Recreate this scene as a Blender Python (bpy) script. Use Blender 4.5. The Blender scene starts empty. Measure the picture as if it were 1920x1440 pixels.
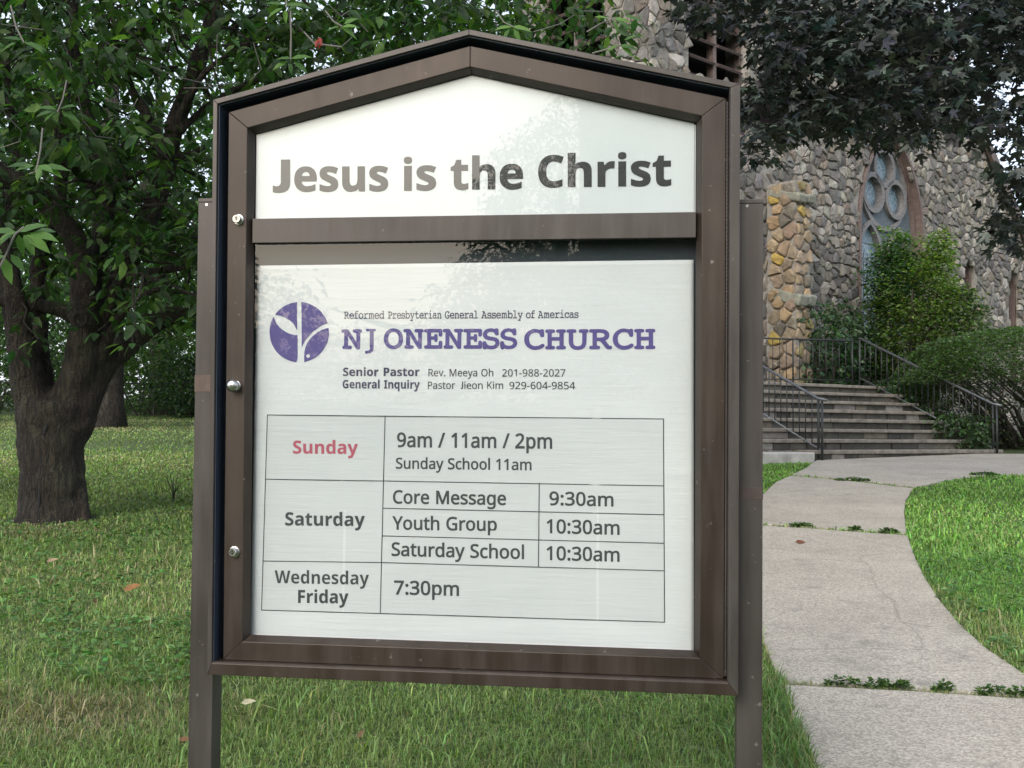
import bpy, bmesh, math, random
import numpy as np
from mathutils import Vector, Matrix
random.seed(7); RNG = np.random.default_rng(11)
sc = bpy.context.scene
COL = sc.collection
# ------------------------------------------------------------------ camera, world, sun, exposure
EYE = 1.31
FPX = 2000.0                                   # focal length in photo pixels (photo is 1920 x 1440)
CAM = Vector((0, 0, EYE))
_p = math.atan(85 / 2000.0); _r = 0.0087
_f = Vector((0, math.cos(_p), math.sin(_p))); _r0 = Vector((1, 0, 0)); _u0 = _r0.cross(_f)
CR = _r0 * math.cos(_r) + _u0 * math.sin(_r); CU = -_r0 * math.sin(_r) + _u0 * math.cos(_r); CF = _f
cam_d = bpy.data.cameras.new('camera'); cam = bpy.data.objects.new('camera', cam_d); COL.objects.link(cam)
cam_d.sensor_width = 36; cam_d.lens = 36 * FPX / 1920; cam_d.clip_start = 0.05; cam_d.clip_end = 600
cam.matrix_world = Matrix(((CR.x, CU.x, -CF.x, CAM.x), (CR.y, CU.y, -CF.y, CAM.y), (CR.z, CU.z, -CF.z, CAM.z), (0, 0, 0, 1)))
sc.camera = cam
SUN_DIR = Vector((-0.46, -0.90, 0)).normalized(); SUN_EL = math.radians(33)
w = bpy.data.worlds.new("World"); sc.world = w; w.use_nodes = True
nt = w.node_tree; bg = nt.nodes['Background']
sky = nt.nodes.new('ShaderNodeTexSky'); sky.sky_type = 'NISHITA'; sky.sun_disc = False
sky.sun_elevation = SUN_EL; sky.sun_rotation = math.atan2(SUN_DIR.x, SUN_DIR.y)
sky.air_density = 1.0; sky.dust_density = 4.0; sky.ozone_density = 1.0
veil = nt.nodes.new('ShaderNodeMix'); veil.data_type = 'RGBA'; veil.inputs[0].default_value = 0.5      # thin even high cloud
veil.inputs[7].default_value = (6.3, 6.6, 7.2, 1); nt.links.new(sky.outputs[0], veil.inputs[6])
nt.links.new(veil.outputs[2], bg.inputs[0]); bg.inputs[1].default_value = 0.12
sd = bpy.data.lights.new('sun', 'SUN'); sd.energy = 0.7; sd.angle = math.radians(30); sd.color = (1, 0.98, 0.95)
sun = bpy.data.objects.new('sun', sd); COL.objects.link(sun)
sv = Vector((SUN_DIR.x * math.cos(SUN_EL), SUN_DIR.y * math.cos(SUN_EL), math.sin(SUN_EL)))
sun.rotation_euler = sv.to_track_quat('Z', 'Y').to_euler()
vs = sc.view_settings; vs.view_transform = 'Standard'; vs.look = 'None'; vs.gamma = 1; vs.use_curve_mapping = False
vs.exposure = 1.18
sc.cycles.max_bounces = 6; sc.cycles.transparent_max_bounces = 12

# ------------------------------------------------------------------ helpers
def ray(px, py):
    return (CF + CR * ((px - 960) / FPX) + CU * ((720 - py) / FPX))
def at(px, py, Y):                              # the point seen at a pixel, Y metres ahead of the camera
    d = ray(px, py); return CAM + d * (Y / d.y)
def terr(x, y):
    y = np.asarray(y, float)
    k = 1.5
    a = 0.0575 * y; b = 0.0575 * 16 + 0.034 * (y - 16)
    h = -np.logaddexp(-a * 14, -b * 14) / 14 + 0.0495
    h = np.where(y < 0, 0.01 * y, h)
    return h + 0 * np.asarray(x, float)
def ground(px, py):
    d = ray(px, py); t = 3.0
    for _ in range(60):
        p = CAM + d * t
        z = float(terr(p.x, p.y))
        t2 = (z - CAM.z) / d.z if d.z < -1e-5 else t
        # newton on the height difference
        e = 1e-3; q = CAM + d * (t + e)
        f0 = p.z - z; f1 = q.z - float(terr(q.x, q.y))
        g = (f1 - f0) / e
        if abs(g) < 1e-6: break
        t = max(1.0, min(60, t - f0 / g))
    p = CAM + d * t
    return Vector((p.x, p.y, float(terr(p.x, p.y))))
def link(name, data, parent=None):
    o = bpy.data.objects.new(name, data); COL.objects.link(o)
    if parent: o.parent = parent
    return o
def tag(o, label=None, cat=None, group=None, kind=None):
    if label: o['label'] = label
    if cat: o['category'] = cat
    if group: o['group'] = group
    if kind: o['kind'] = kind
    return o
def empty(name, loc, label=None, cat=None, group=None, rz=0):
    o = bpy.data.objects.new(name, None); COL.objects.link(o); o.location = loc; o.rotation_euler = (0, 0, rz)
    o.empty_display_size = 0.2
    return tag(o, label, cat, group)
def copy_tree(o, parent=None):
    c = o.copy(); COL.objects.link(c); c.parent = parent
    for ch in [k for k in bpy.data.objects if k.parent == o]: copy_tree(ch, c)
    return c
def np_mesh(name, V, T, col=None, smooth=False, mat=None):
    V = np.ascontiguousarray(V, np.float32); T = np.ascontiguousarray(T, np.int32)
    m = bpy.data.meshes.new(name)
    m.vertices.add(len(V)); m.vertices.foreach_set('co', V.ravel())
    k = T.shape[1]
    m.loops.add(T.size); m.loops.foreach_set('vertex_index', T.ravel())
    m.polygons.add(len(T)); m.polygons.foreach_set('loop_start', np.arange(0, T.size, k, dtype=np.int32))
    try: m.polygons.foreach_set('loop_total', np.full(len(T), k, np.int32))
    except Exception: pass
    if smooth: m.polygons.foreach_set('use_smooth', np.ones(len(T), bool))
    m.update(calc_edges=True)
    if col is not None:
        a = m.color_attributes.new('tint', 'FLOAT_COLOR', 'POINT')
        c = np.ones((len(V), 4), np.float32); c[:, :3] = col
        a.data.foreach_set('color', c.ravel())
    if mat: m.materials.append(mat)
    return m
class MB:
    """collects simple solids; build() links them as one mesh object"""
    def __init__(s): s.v = []; s.f = []; s.c = []; s.col = (1, 1, 1)
    def add(s, vs, fs):
        n = len(s.v); s.v += [tuple(v) for v in vs]; s.f += [tuple(i + n for i in f) for f in fs]; s.c += [s.col] * len(vs)
        return s
    def box(s, x0, x1, y0, y1, z0, z1, M=None):
        vs = [Vector((x, y, z)) for z in (z0, z1) for y in (y0, y1) for x in (x0, x1)]
        if M: vs = [M @ v for v in vs]
        return s.add(vs, [(0, 2, 3, 1), (4, 5, 7, 6), (0, 1, 5, 4), (2, 6, 7, 3), (0, 4, 6, 2), (1, 3, 7, 5)])
    def tube(s, pts, rad, n=8, caps=True):
        pts = [Vector(p) for p in pts]; rings = []
        if not hasattr(rad, '__len__'): rad = [rad] * len(pts)
        up = Vector((0, 0, 1)); prev = None
        for i, p in enumerate(pts):
            d = (pts[min(i + 1, len(pts) - 1)] - pts[max(i - 1, 0)]).normalized()
            if prev is None:
                a = d.cross(up if abs(d.z) < .9 else Vector((1, 0, 0))).normalized()
            else: a = (prev - d * prev.dot(d)).normalized()
            prev = a; b = d.cross(a)
            rings.append([p + (a * math.cos(2 * math.pi * k / n) + b * math.sin(2 * math.pi * k / n)) * rad[i] for k in range(n)])
        vs = [v for r in rings for v in r]; fs = []
        for i in range(len(pts) - 1):
            for k in range(n):
                fs.append((i * n + k, i * n + (k + 1) % n, (i + 1) * n + (k + 1) % n, (i + 1) * n + k))
        if caps: fs.append(tuple(range(n - 1, -1, -1))); fs.append(tuple((len(pts) - 1) * n + k for k in range(n)))
        return s.add(vs, fs)
    def prism(s, poly, y0, y1, M=None):          # polygon in x,z extruded along y
        n = len(poly); vs = [Vector((p[0], y0, p[1])) for p in poly] + [Vector((p[0], y1, p[1])) for p in poly]
        if M: vs = [M @ v for v in vs]
        fs = [tuple(range(n)), tuple(range(2 * n - 1, n - 1, -1))] + [(k, k + n, (k + 1) % n + n, (k + 1) % n) for k in range(n)]
        return s.add(vs, fs)
    def mesh(s, name, mat, smooth=False, bevel=0):
        m = bpy.data.meshes.new(name); m.from_pydata(s.v, [], s.f)
        bm = bmesh.new(); bm.from_mesh(m)
        bmesh.ops.recalc_face_normals(bm, faces=bm.faces)
        bm.to_mesh(m); bm.free()
        if smooth: m.polygons.foreach_set('use_smooth', [True] * len(m.polygons))
        a = m.color_attributes.new('tint', 'FLOAT_COLOR', 'POINT')
        a.data.foreach_set('color', np.array([list(c) + [1] for c in s.c], np.float32).ravel())
        m.materials.append(mat); return m
    def build(s, name, mat, parent=None, smooth=False, bevel=0):
        o = link(name, s.mesh(name, mat, smooth), parent)
        if bevel:
            b = o.modifiers.new('bevel', 'BEVEL'); b.width = bevel; b.segments = 2; b.limit_method = 'ANGLE'
        return o

# ------------------------------------------------------------------ materials
def mat(name): 
    m = bpy.data.materials.new(name); m.use_nodes = True
    return m, m.node_tree, m.node_tree.nodes['Principled BSDF'], m.node_tree.nodes['Material Output']
def N(t, typ, **k):
    n = t.nodes.new(typ)
    for a, b in k.items(): setattr(n, a, b)
    return n
def ramp(t, fac, stops):
    r = N(t, 'ShaderNodeValToRGB'); e = r.color_ramp.elements
    while len(e) < len(stops): e.new(0.5)
    for i, (p, c) in enumerate(stops):
        e[i].position = p; e[i].color = (c if hasattr(c, '__len__') else (c, c, c)) + ((1,) if (not hasattr(c, '__len__') or len(c) == 3) else ())
    t.links.new(fac, r.inputs[0]); return r.outputs[0]
def mix(t, fac, a, b, mode='MIX'):
    m = N(t, 'ShaderNodeMix', data_type='RGBA', blend_type=mode)
    for i, v in ((0, fac), (6, a), (7, b)):
        if isinstance(v, (int, float)): m.inputs[i].default_value = v
        elif isinstance(v, tuple): m.inputs[i].default_value = v + (1,) if len(v) == 3 else v
        else: t.links.new(v, m.inputs[i])
    return m.outputs[2]
def coords(t, scale=(1, 1, 1), obj=True):
    tc = N(t, 'ShaderNodeTexCoord'); mp = N(t, 'ShaderNodeMapping'); mp.inputs['Scale'].default_value = scale
    t.links.new(tc.outputs['Object' if obj else 'Generated'], mp.inputs[0]); return mp.outputs[0]
def noise(t, vec, s, d=4, rough=.5, dist=0):
    n = N(t, 'ShaderNodeTexNoise'); n.inputs['Scale'].default_value = s; n.inputs['Detail'].default_value = d
    n.inputs['Roughness'].default_value = rough; n.inputs['Distortion'].default_value = dist
    t.links.new(vec, n.inputs['Vector']); return n.outputs[0]
def bump(t, h, bsdf, strength=.3, dist=.01):
    b = N(t, 'ShaderNodeBump'); b.inputs['Strength'].default_value = strength; b.inputs['Distance'].default_value = dist
    t.links.new(h, b.inputs['Height']); t.links.new(b.outputs[0], bsdf.inputs['Normal'])
def attr(t):
    a = N(t, 'ShaderNodeAttribute'); a.attribute_name = 'tint'; return a.outputs['Color']

def leaf_mat(name, rough=.5, trans=.35, spec=.4, tcol=(1.2, 1.5, .5)):
    m, t, b, o = mat(name)
    c = attr(t)
    v = noise(t, coords(t), 30, 2)
    c2 = mix(t, 1.0, c, ramp(t, v, [(.3, .75), (.7, 1.2)]), 'MULTIPLY')
    t.links.new(c2, b.inputs['Base Color']); b.inputs['Roughness'].default_value = rough
    b.inputs['Specular IOR Level'].default_value = spec
    tr = N(t, 'ShaderNodeBsdfTranslucent'); t.links.new(mix(t, 1.0, c2, tcol, 'MULTIPLY'), tr.inputs[0])
    ms = N(t, 'ShaderNodeMixShader'); ms.inputs[0].default_value = trans
    t.links.new(b.outputs[0], ms.inputs[1]); t.links.new(tr.outputs[0], ms.inputs[2]); t.links.new(ms.outputs[0], o.inputs[0])
    return m
M_leaf = leaf_mat('leaf_green', trans=.45); M_grass = leaf_mat('grass_blade', .6, .3, .25)
M_maple = leaf_mat('leaf_purple', .45, .2, .5, (1.3, 1.2, .9))

def metal(name, c1, c2, rough=.42, metallic=.35):
    m, t, b, o = mat(name)
    co = coords(t); streak = noise(t, coords(t, (9, 9, .9)), 3.2, 5, .6); blot = noise(t, co, 4, 3, .5)
    fine = noise(t, co, 160, 2)
    c = mix(t, ramp(t, blot, [(.35, 0), (.68, 1)]), c1, c2)
    c = mix(t, ramp(t, streak, [(.42, 0), (.8, .55)]), c, tuple(min(1, x * 1.7 + .03) for x in c1))
    sp = noise(t, co, 60, 2)
    c = mix(t, ramp(t, sp, [(.72, 0), (.8, .5)]), c, (.3, .28, .26))
    t.links.new(c, b.inputs['Base Color']); b.inputs['Metallic'].default_value = metallic
    t.links.new(ramp(t, streak, [(.3, rough - .08), (.75, rough + .14)]), b.inputs['Roughness'])
    bump(t, fine, b, .06, .001); return m
M_bronze = metal('bronze_anodised_brown', (.024, .0175, .013), (.046, .033, .0245))
M_bronze_side = metal('bronze_anodised_grey', (.042, .037, .034), (.070, .062, .057))
M_dark = metal('dark_inner_metal', (.03, .042, .065), (.045, .06, .09), .5, .3)
def plain(name, col, rough=.5, metallic=0, spec=.5, ns=0, nb=.1):
    m, t, b, o = mat(name)
    if ns:
        n = noise(t, coords(t), ns, 4); t.links.new(mix(t, 1.0, col, ramp(t, n, [(.3, .7), (.7, 1.25)]), 'MULTIPLY'), b.inputs['Base Color'])
        bump(t, n, b, nb, .01)
    else: b.inputs['Base Color'].default_value = col + (1,)
    b.inputs['Roughness'].default_value = rough; b.inputs['Metallic'].default_value = metallic
    b.inputs['Specular IOR Level'].default_value = spec; return m
M_chrome = plain('worn_chrome', (.62, .62, .6), .25, 1, ns=40, nb=.03)
M_black = plain('black_slot', (.01, .01, .01), .6)
M_board = plain('black_felt_backing', (.02, .028, .035), .8)
M_ink_black = plain('black_vinyl_print', (.012, .013, .014), .45)
M_ink_grey = plain('dark_grey_print', (.04, .046, .052), .5)
M_ink_navy = plain('navy_grey_print', (.045, .042, .09), .5)
M_ink_purple = plain('purple_print', (.075, .055, .215), .5)
M_ink_red = plain('faded_red_print', (.40, .075, .12), .5)
M_iron = plain('painted_black_iron', (.03, .034, .034), .45, .2, ns=20, nb=.1)
M_iron_grey = plain('weathered_grey_rail', (.16, .17, .18), .4, .5, ns=25, nb=.1)

def m_panel():
    m, t, b, o = mat('white_acrylic_panel')
    co = coords(t); n = noise(t, co, 2.5, 4); s = noise(t, coords(t, (30, 30, 5)), 3, 4)
    c = mix(t, ramp(t, n, [(.3, 0), (.7, 1)]), (.61, .63, .645), (.67, .685, .70))
    c = mix(t, ramp(t, s, [(.66, 0), (.74, .22)]), c, (.42, .43, .42))
    t.links.new(c, b.inputs['Base Color']); b.inputs['Roughness'].default_value = .3; return m
M_panel = m_panel()
def m_poster(nm='rippled_paper', k=1.0):
    m, t, b, o = mat(nm)
    co = coords(t); 
    rip = noise(t, coords(t, (3.5, 1, 55)), 2.2, 5, .62)
    big = noise(t, co, 2.2, 3)
    c = mix(t, ramp(t, big, [(.3, 0), (.7, 1)]), (.595 * k, .60 * k, .615 * k), (.67 * k, .67 * k, .68 * k))
    c = mix(t, ramp(t, rip, [(.58, 0), (.78, .25)]), c, (.78 * k, .79 * k, .785 * k))
    t.links.new(c, b.inputs['Base Color']); b.inputs['Roughness'].default_value = .7; b.inputs['Specular IOR Level'].default_value = .2
    bump(t, rip, b, .3, .004); return m
M_poster = m_poster(); M_tabgr = m_poster('pale_grey_print', .9)
def m_glass():
    m = bpy.data.materials.new('window_glass'); m.use_nodes = True; t = m.node_tree; t.nodes.clear()
    o = N(t, 'ShaderNodeOutputMaterial'); tr = N(t, 'ShaderNodeBsdfTransparent'); gl = N(t, 'ShaderNodeBsdfGlossy')
    tr.inputs[0].default_value = (.95, .97, .965, 1)
    gl.inputs['Roughness'].default_value = .0; gl.inputs[0].default_value = (1, 1, 1, 1)
    fr = N(t, 'ShaderNodeFresnel'); fr.inputs[0].default_value = 1.6
    ge = N(t, 'ShaderNodeNewGeometry')
    mu = N(t, 'ShaderNodeMath', operation='MULTIPLY'); inv = N(t, 'ShaderNodeMath', operation='SUBTRACT'); inv.inputs[0].default_value = 1
    t.links.new(ge.outputs['Backfacing'], inv.inputs[1]); t.links.new(fr.outputs[0], mu.inputs[0]); t.links.new(inv.outputs[0], mu.inputs[1])
    ms = N(t, 'ShaderNodeMixShader'); t.links.new(mu.outputs[0], ms.inputs[0]); t.links.new(tr.outputs[0], ms.inputs[1]); t.links.new(gl.outputs[0], ms.inputs[2])
    t.links.new(ms.outputs[0], o.inputs[0]); return m
M_glass = m_glass()
def m_stone(name, rough=.85):
    m, t, b, o = mat(name)
    co = coords(t); n1 = noise(t, co, 9, 6, .6); n2 = noise(t, co, 45, 5, .6); n3 = noise(t, co, 2.3, 3)
    c = mix(t, 1.0, attr(t), ramp(t, n1, [(.25, .62), (.75, 1.3)]), 'MULTIPLY')
    c = mix(t, ramp(t, n2, [(.62, 0), (.75, .5)]), c, (.16, .165, .14))
    c = mix(t, ramp(t, n3, [(.6, 0), (.72, .35)]), c, (.10, .10, .085))
    t.links.new(c, b.inputs['Base Color']); b.inputs['Roughness'].default_value = rough
    bump(t, n2, b, .7, .02); return m
M_stone = m_stone('rubble_stone')
M_mortar = plain('lime_mortar', (.26, .245, .22), .95, ns=14, nb=.6)
M_brownwood = plain('brown_painted_wood', (.135, .10, .09), .6, ns=18, nb=.3)
M_slat = plain('weathered_louvre_wood', (.085, .06, .056), .6, ns=18, nb=.3)
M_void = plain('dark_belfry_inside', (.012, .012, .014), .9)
def m_bark(name, c1, c2, green=.4):
    m, t, b, o = mat(name)
    co = coords(t); v = noise(t, coords(t, (6, 6, 1.2)), 5, 6, .65, .4); hor = noise(t, coords(t, (1.5, 1.5, 22)), 3, 4, .6); n = noise(t, co, 3, 3)
    c = mix(t, ramp(t, v, [(.3, 0), (.7, 1)]), c1, c2)
    c = mix(t, ramp(t, hor, [(.6, 0), (.72, .5)]), c, tuple(x * 2.0 for x in c2))
    c = mix(t, ramp(t, n, [(.5, 0), (.7, green)]), c, (.07, .085, .045))
    fine = noise(t, co, 38, 4, .7)
    c = mix(t, ramp(t, fine, [(.62, 0), (.72, .35)]), c, (.16, .15, .12))
    t.links.new(c, b.inputs['Base Color']); b.inputs['Roughness'].default_value = .9
    fis = noise(t, coords(t, (7, 7, 1.0)), 2.6, 5, .62, .8); cr = ramp(t, fis, [(.44, 1), (.5, 0), (.56, 1)])
    c = mix(t, 1.0, c, ramp(t, fis, [(.465, 1.0), (.5, .3), (.535, 1.0)]), 'MULTIPLY'); t.links.new(c, b.inputs['Base Color'])
    mm = N(t, 'ShaderNodeMath', operation='ADD'); t.links.new(v, mm.inputs[0]); t.links.new(fine, mm.inputs[1])
    m2 = N(t, 'ShaderNodeMath', operation='ADD'); t.links.new(mm.outputs[0], m2.inputs[0]); t.links.new(cr, m2.inputs[1])
    bump(t, m2.outputs[0], b, 1.0, .05); return m
M_bark = m_bark('cherry_bark', (.016, .012, .009), (.060, .045, .032)); M_bark2 = m_bark('grey_bark', (.05, .04, .035), (.11, .095, .08), .3)
M_twig = plain('pale_twig', (.16, .15, .14), .8)
def m_conc():
    m, t, b, o = mat('exposed_aggregate_concrete')
    co = coords(t); n1 = noise(t, co, 1.6, 5, .6); n2 = noise(t, co, 110, 4, .6)
    vo = N(t, 'ShaderNodeTexVoronoi'); vo.inputs['Scale'].default_value = 130; t.links.new(co, vo.inputs[0])
    vs_ = N(t, 'ShaderNodeSeparateColor'); t.links.new(vo.outputs['Color'], vs_.inputs[0])
    c = mix(t, ramp(t, n1, [(.3, 0), (.7, 1)]), (.30, .272, .225), (.385, .352, .295))
    c = mix(t, 1.0, c, ramp(t, vs_.outputs[0], [(0, .66), (.5, 1.0), (1, 1.36)]), 'MULTIPLY')
    c = mix(t, ramp(t, n2, [(.6, 0), (.7, .4)]), c, (.5, .49, .47))
    c = mix(t, ramp(t, noise(t, co, 4.5, 5, .7), [(.55, 0), (.72, .6)]), c, (.15, .145, .125))
    ck = N(t, 'ShaderNodeTexVoronoi'); ck.feature = 'DISTANCE_TO_EDGE'; ck.inputs['Scale'].default_value = .42; wv = N(t, 'ShaderNodeMix', data_type='VECTOR'); wv.inputs[0].default_value = .12; t.links.new(co, wv.inputs[4])
    nn = N(t, 'ShaderNodeTexNoise'); nn.inputs['Scale'].default_value = 2.5; nn.inputs['Detail'].default_value = 5; t.links.new(co, nn.inputs['Vector']); t.links.new(nn.outputs['Color'], wv.inputs[5]); t.links.new(wv.outputs[1], ck.inputs[0])
    c = mix(t, ramp(t, ck.outputs['Distance'], [(.0, .3), (.004, 0)]), c, (.06, .06, .05))
    t.links.new(c, b.inputs['Base Color']); b.inputs['Roughness'].default_value = .9
    bump(t, vo.outputs['Distance'], b, .5, .004); return m
M_conc = m_conc()
M_blue = plain('bluestone_tread', (.21, .19, .16), .8, ns=9, nb=.4)
M_cheek = plain('pale_concrete', (.42, .41, .38), .85, ns=6, nb=.3)
def m_ground():
    m, t, b, o = mat('lawn_soil_and_thatch')
    co = coords(t); a = noise(t, co, 2.2, 5, .6); c_ = noise(t, co, 35, 5, .65); d_ = noise(t, co, .35, 3)
    c = mix(t, ramp(t, c_, [(.35, 0), (.65, 1)]), (.03, .052, .018), (.075, .115, .035))
    c = mix(t, ramp(t, a, [(.58, 0), (.75, .55)]), c, (.10, .085, .05))
    t.links.new(c, b.inputs['Base Color']); b.inputs['Roughness'].default_value = .95; bump(t, c_, b, .8, .03); return m
M_ground = m_ground()
def m_stained():
    m, t, b, o = mat('blue_green_stained_glass')
    co = coords(t)
    vo = N(t, 'ShaderNodeTexVoronoi'); vo.feature = 'DISTANCE_TO_EDGE'; vo.inputs['Scale'].default_value = 9; t.links.new(co, vo.inputs[0])
    v2 = N(t, 'ShaderNodeTexVoronoi'); v2.inputs['Scale'].default_value = 9; t.links.new(co, v2.inputs[0])
    sp = N(t, 'ShaderNodeSeparateColor'); t.links.new(v2.outputs['Color'], sp.inputs[0])
    c = mix(t, sp.outputs[0], (.07, .13, .17), (.15, .23, .29))
    c = mix(t, ramp(t, vo.outputs['Distance'], [(.02, 1), (.06, 0)]), c, (.30, .35, .38))
    t.links.new(c, b.inputs['Base Color']); b.inputs['Roughness'].default_value = .3; return m
M_stained = m_stained()
M_darkglass = plain('dark_leaded_glass', (.05, .075, .095), .2, ns=12, nb=.1)
M_slate = plain('roof_slate', (.09, .085, .085), .7, ns=10, nb=.4)

# ------------------------------------------------------------------ foliage engine
def unit(a): return a / (np.linalg.norm(a, axis=-1, keepdims=True) + 1e-9)
LEAF_T = (np.array([[0, 0, 0], [.3, .23, .03], [.3, -.23, .03], [.45, 0, -.05], [.68, .18, -.02], [.68, -.18, -.02], [1.05, 0, -.16]]),
          np.array([[0, 3, 1], [0, 2, 3], [1, 3, 4], [3, 2, 5], [3, 6, 4], [3, 5, 6]]))
LEAF_S = (np.array([[0, 0, 0], [.5, .27, .03], [.5, -.27, .03], [1, 0, -.08]]), np.array([[0, 2, 1], [1, 2, 3]]))
_mp = []
for k, (a, r) in enumerate([(-150, .30), (-112, .46), (-92, .30), (-62, .80), (-40, .62), (-27, .34), (-12, .78), (0, 1.0)]): _mp.append((a, r))
_mp = _mp + [(-a, r) for a, r in reversed(_mp[:-1])]
_v = [[.36, 0, -.03]] + [[.36 + .62 * r * math.cos(math.radians(a)), .68 * r * math.sin(math.radians(a)), .10 * r * abs(math.sin(math.radians(a))) - .12 * r * r] for a, r in _mp]
MAPLE_T = (np.array(_v), np.array([[0, i, i + 1] for i in range(1, len(_v) - 1)] + [[0, len(_v) - 1, 1]]))
def scatter_leaves(P, D, Nn, S, T, C):
    """P base points, D pointing directions, Nn approximate normals, S sizes, T template, C colours"""
    D = unit(D); W = unit(np.cross(Nn, D)); U = np.cross(D, W)
    tv, tf = T; n = len(P)
    V = P[:, None] + S[:, None, None] * (tv[None, :, 0:1] * D[:, None] + tv[None, :, 1:2] * W[:, None] + tv[None, :, 2:3] * U[:, None])
    F = tf[None] + (np.arange(n) * len(tv))[:, None, None]
    Cc = np.repeat(C, len(tv), axis=0)
    return V.reshape(-1, 3), F.reshape(-1, 3), Cc
def tints(n, base, var=.25, hue=.12, bright=0.0, bcol=None):
    b = np.array(base)[None] * (1 + var * RNG.standard_normal((n, 1))).clip(.4, 1.9)
    b = b * (1 + hue * RNG.standard_normal((n, 3))).clip(.6, 1.5)
    if bright: 
        k = RNG.random(n) < bright; b[k] = np.array(bcol)[None] * (1 + .2 * RNG.standard_normal((k.sum(), 1)))
    return b.clip(.003, .9)
def clusters(centers, per, spread, size, T, base, droop=.6, ccol=None, **kw):
    n = len(centers) * per
    C = np.repeat(centers, per, axis=0)
    th = RNG.random(n) * 2 * np.pi
    D = np.stack([np.cos(th), np.sin(th), -droop + .6 * RNG.standard_normal(n) * .6], -1)
    P = C + unit(D) * (RNG.random((n, 1)) ** .6) * spread * np.array([1, 1, .7])
    Nn = np.array([0, 0, 1.]) + .45 * RNG.standard_normal((n, 3))
    S = size * (.5 + .85 * RNG.random(n))
    col = tints(n, base, **kw)
    if ccol is None: ccol = (1 + .22 * RNG.standard_normal((len(centers), 1))).clip(.5, 1.7)
    col = col * np.repeat(ccol, per, axis=0)
    return scatter_leaves(P, D, Nn, S, T, col)
def in_ellipsoid(n, c, r, shell=0.0):
    d = unit(RNG.standard_normal((n, 3))); q = (shell ** 3 + (1 - shell ** 3) * RNG.random((n, 1))) ** (1 / 3)
    return np.array(c) + d * q * np.array(r)
def lump(P, s, seed):                            # cheap smooth 3-D noise
    g = np.random.default_rng(seed); out = np.zeros(len(P))
    for k in range(7):
        w_ = g.standard_normal(3) * s; out += np.sin(P @ w_ + g.random() * 6.28)
    return out / 7 ** .5
def join(parts):
    V = []; F = []; C = []; n = 0
    for v, f, c in parts:
        V.append(v); F.append(f + n); C.append(c); n += len(v)
    return np.concatenate(V), np.concatenate(F), np.concatenate(C)
def foliage(name, parts, mt, parent=None):
    V, F, C = join(parts); o = link(name, np_mesh(name, V, F, C, False, mt), parent); return o
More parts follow.
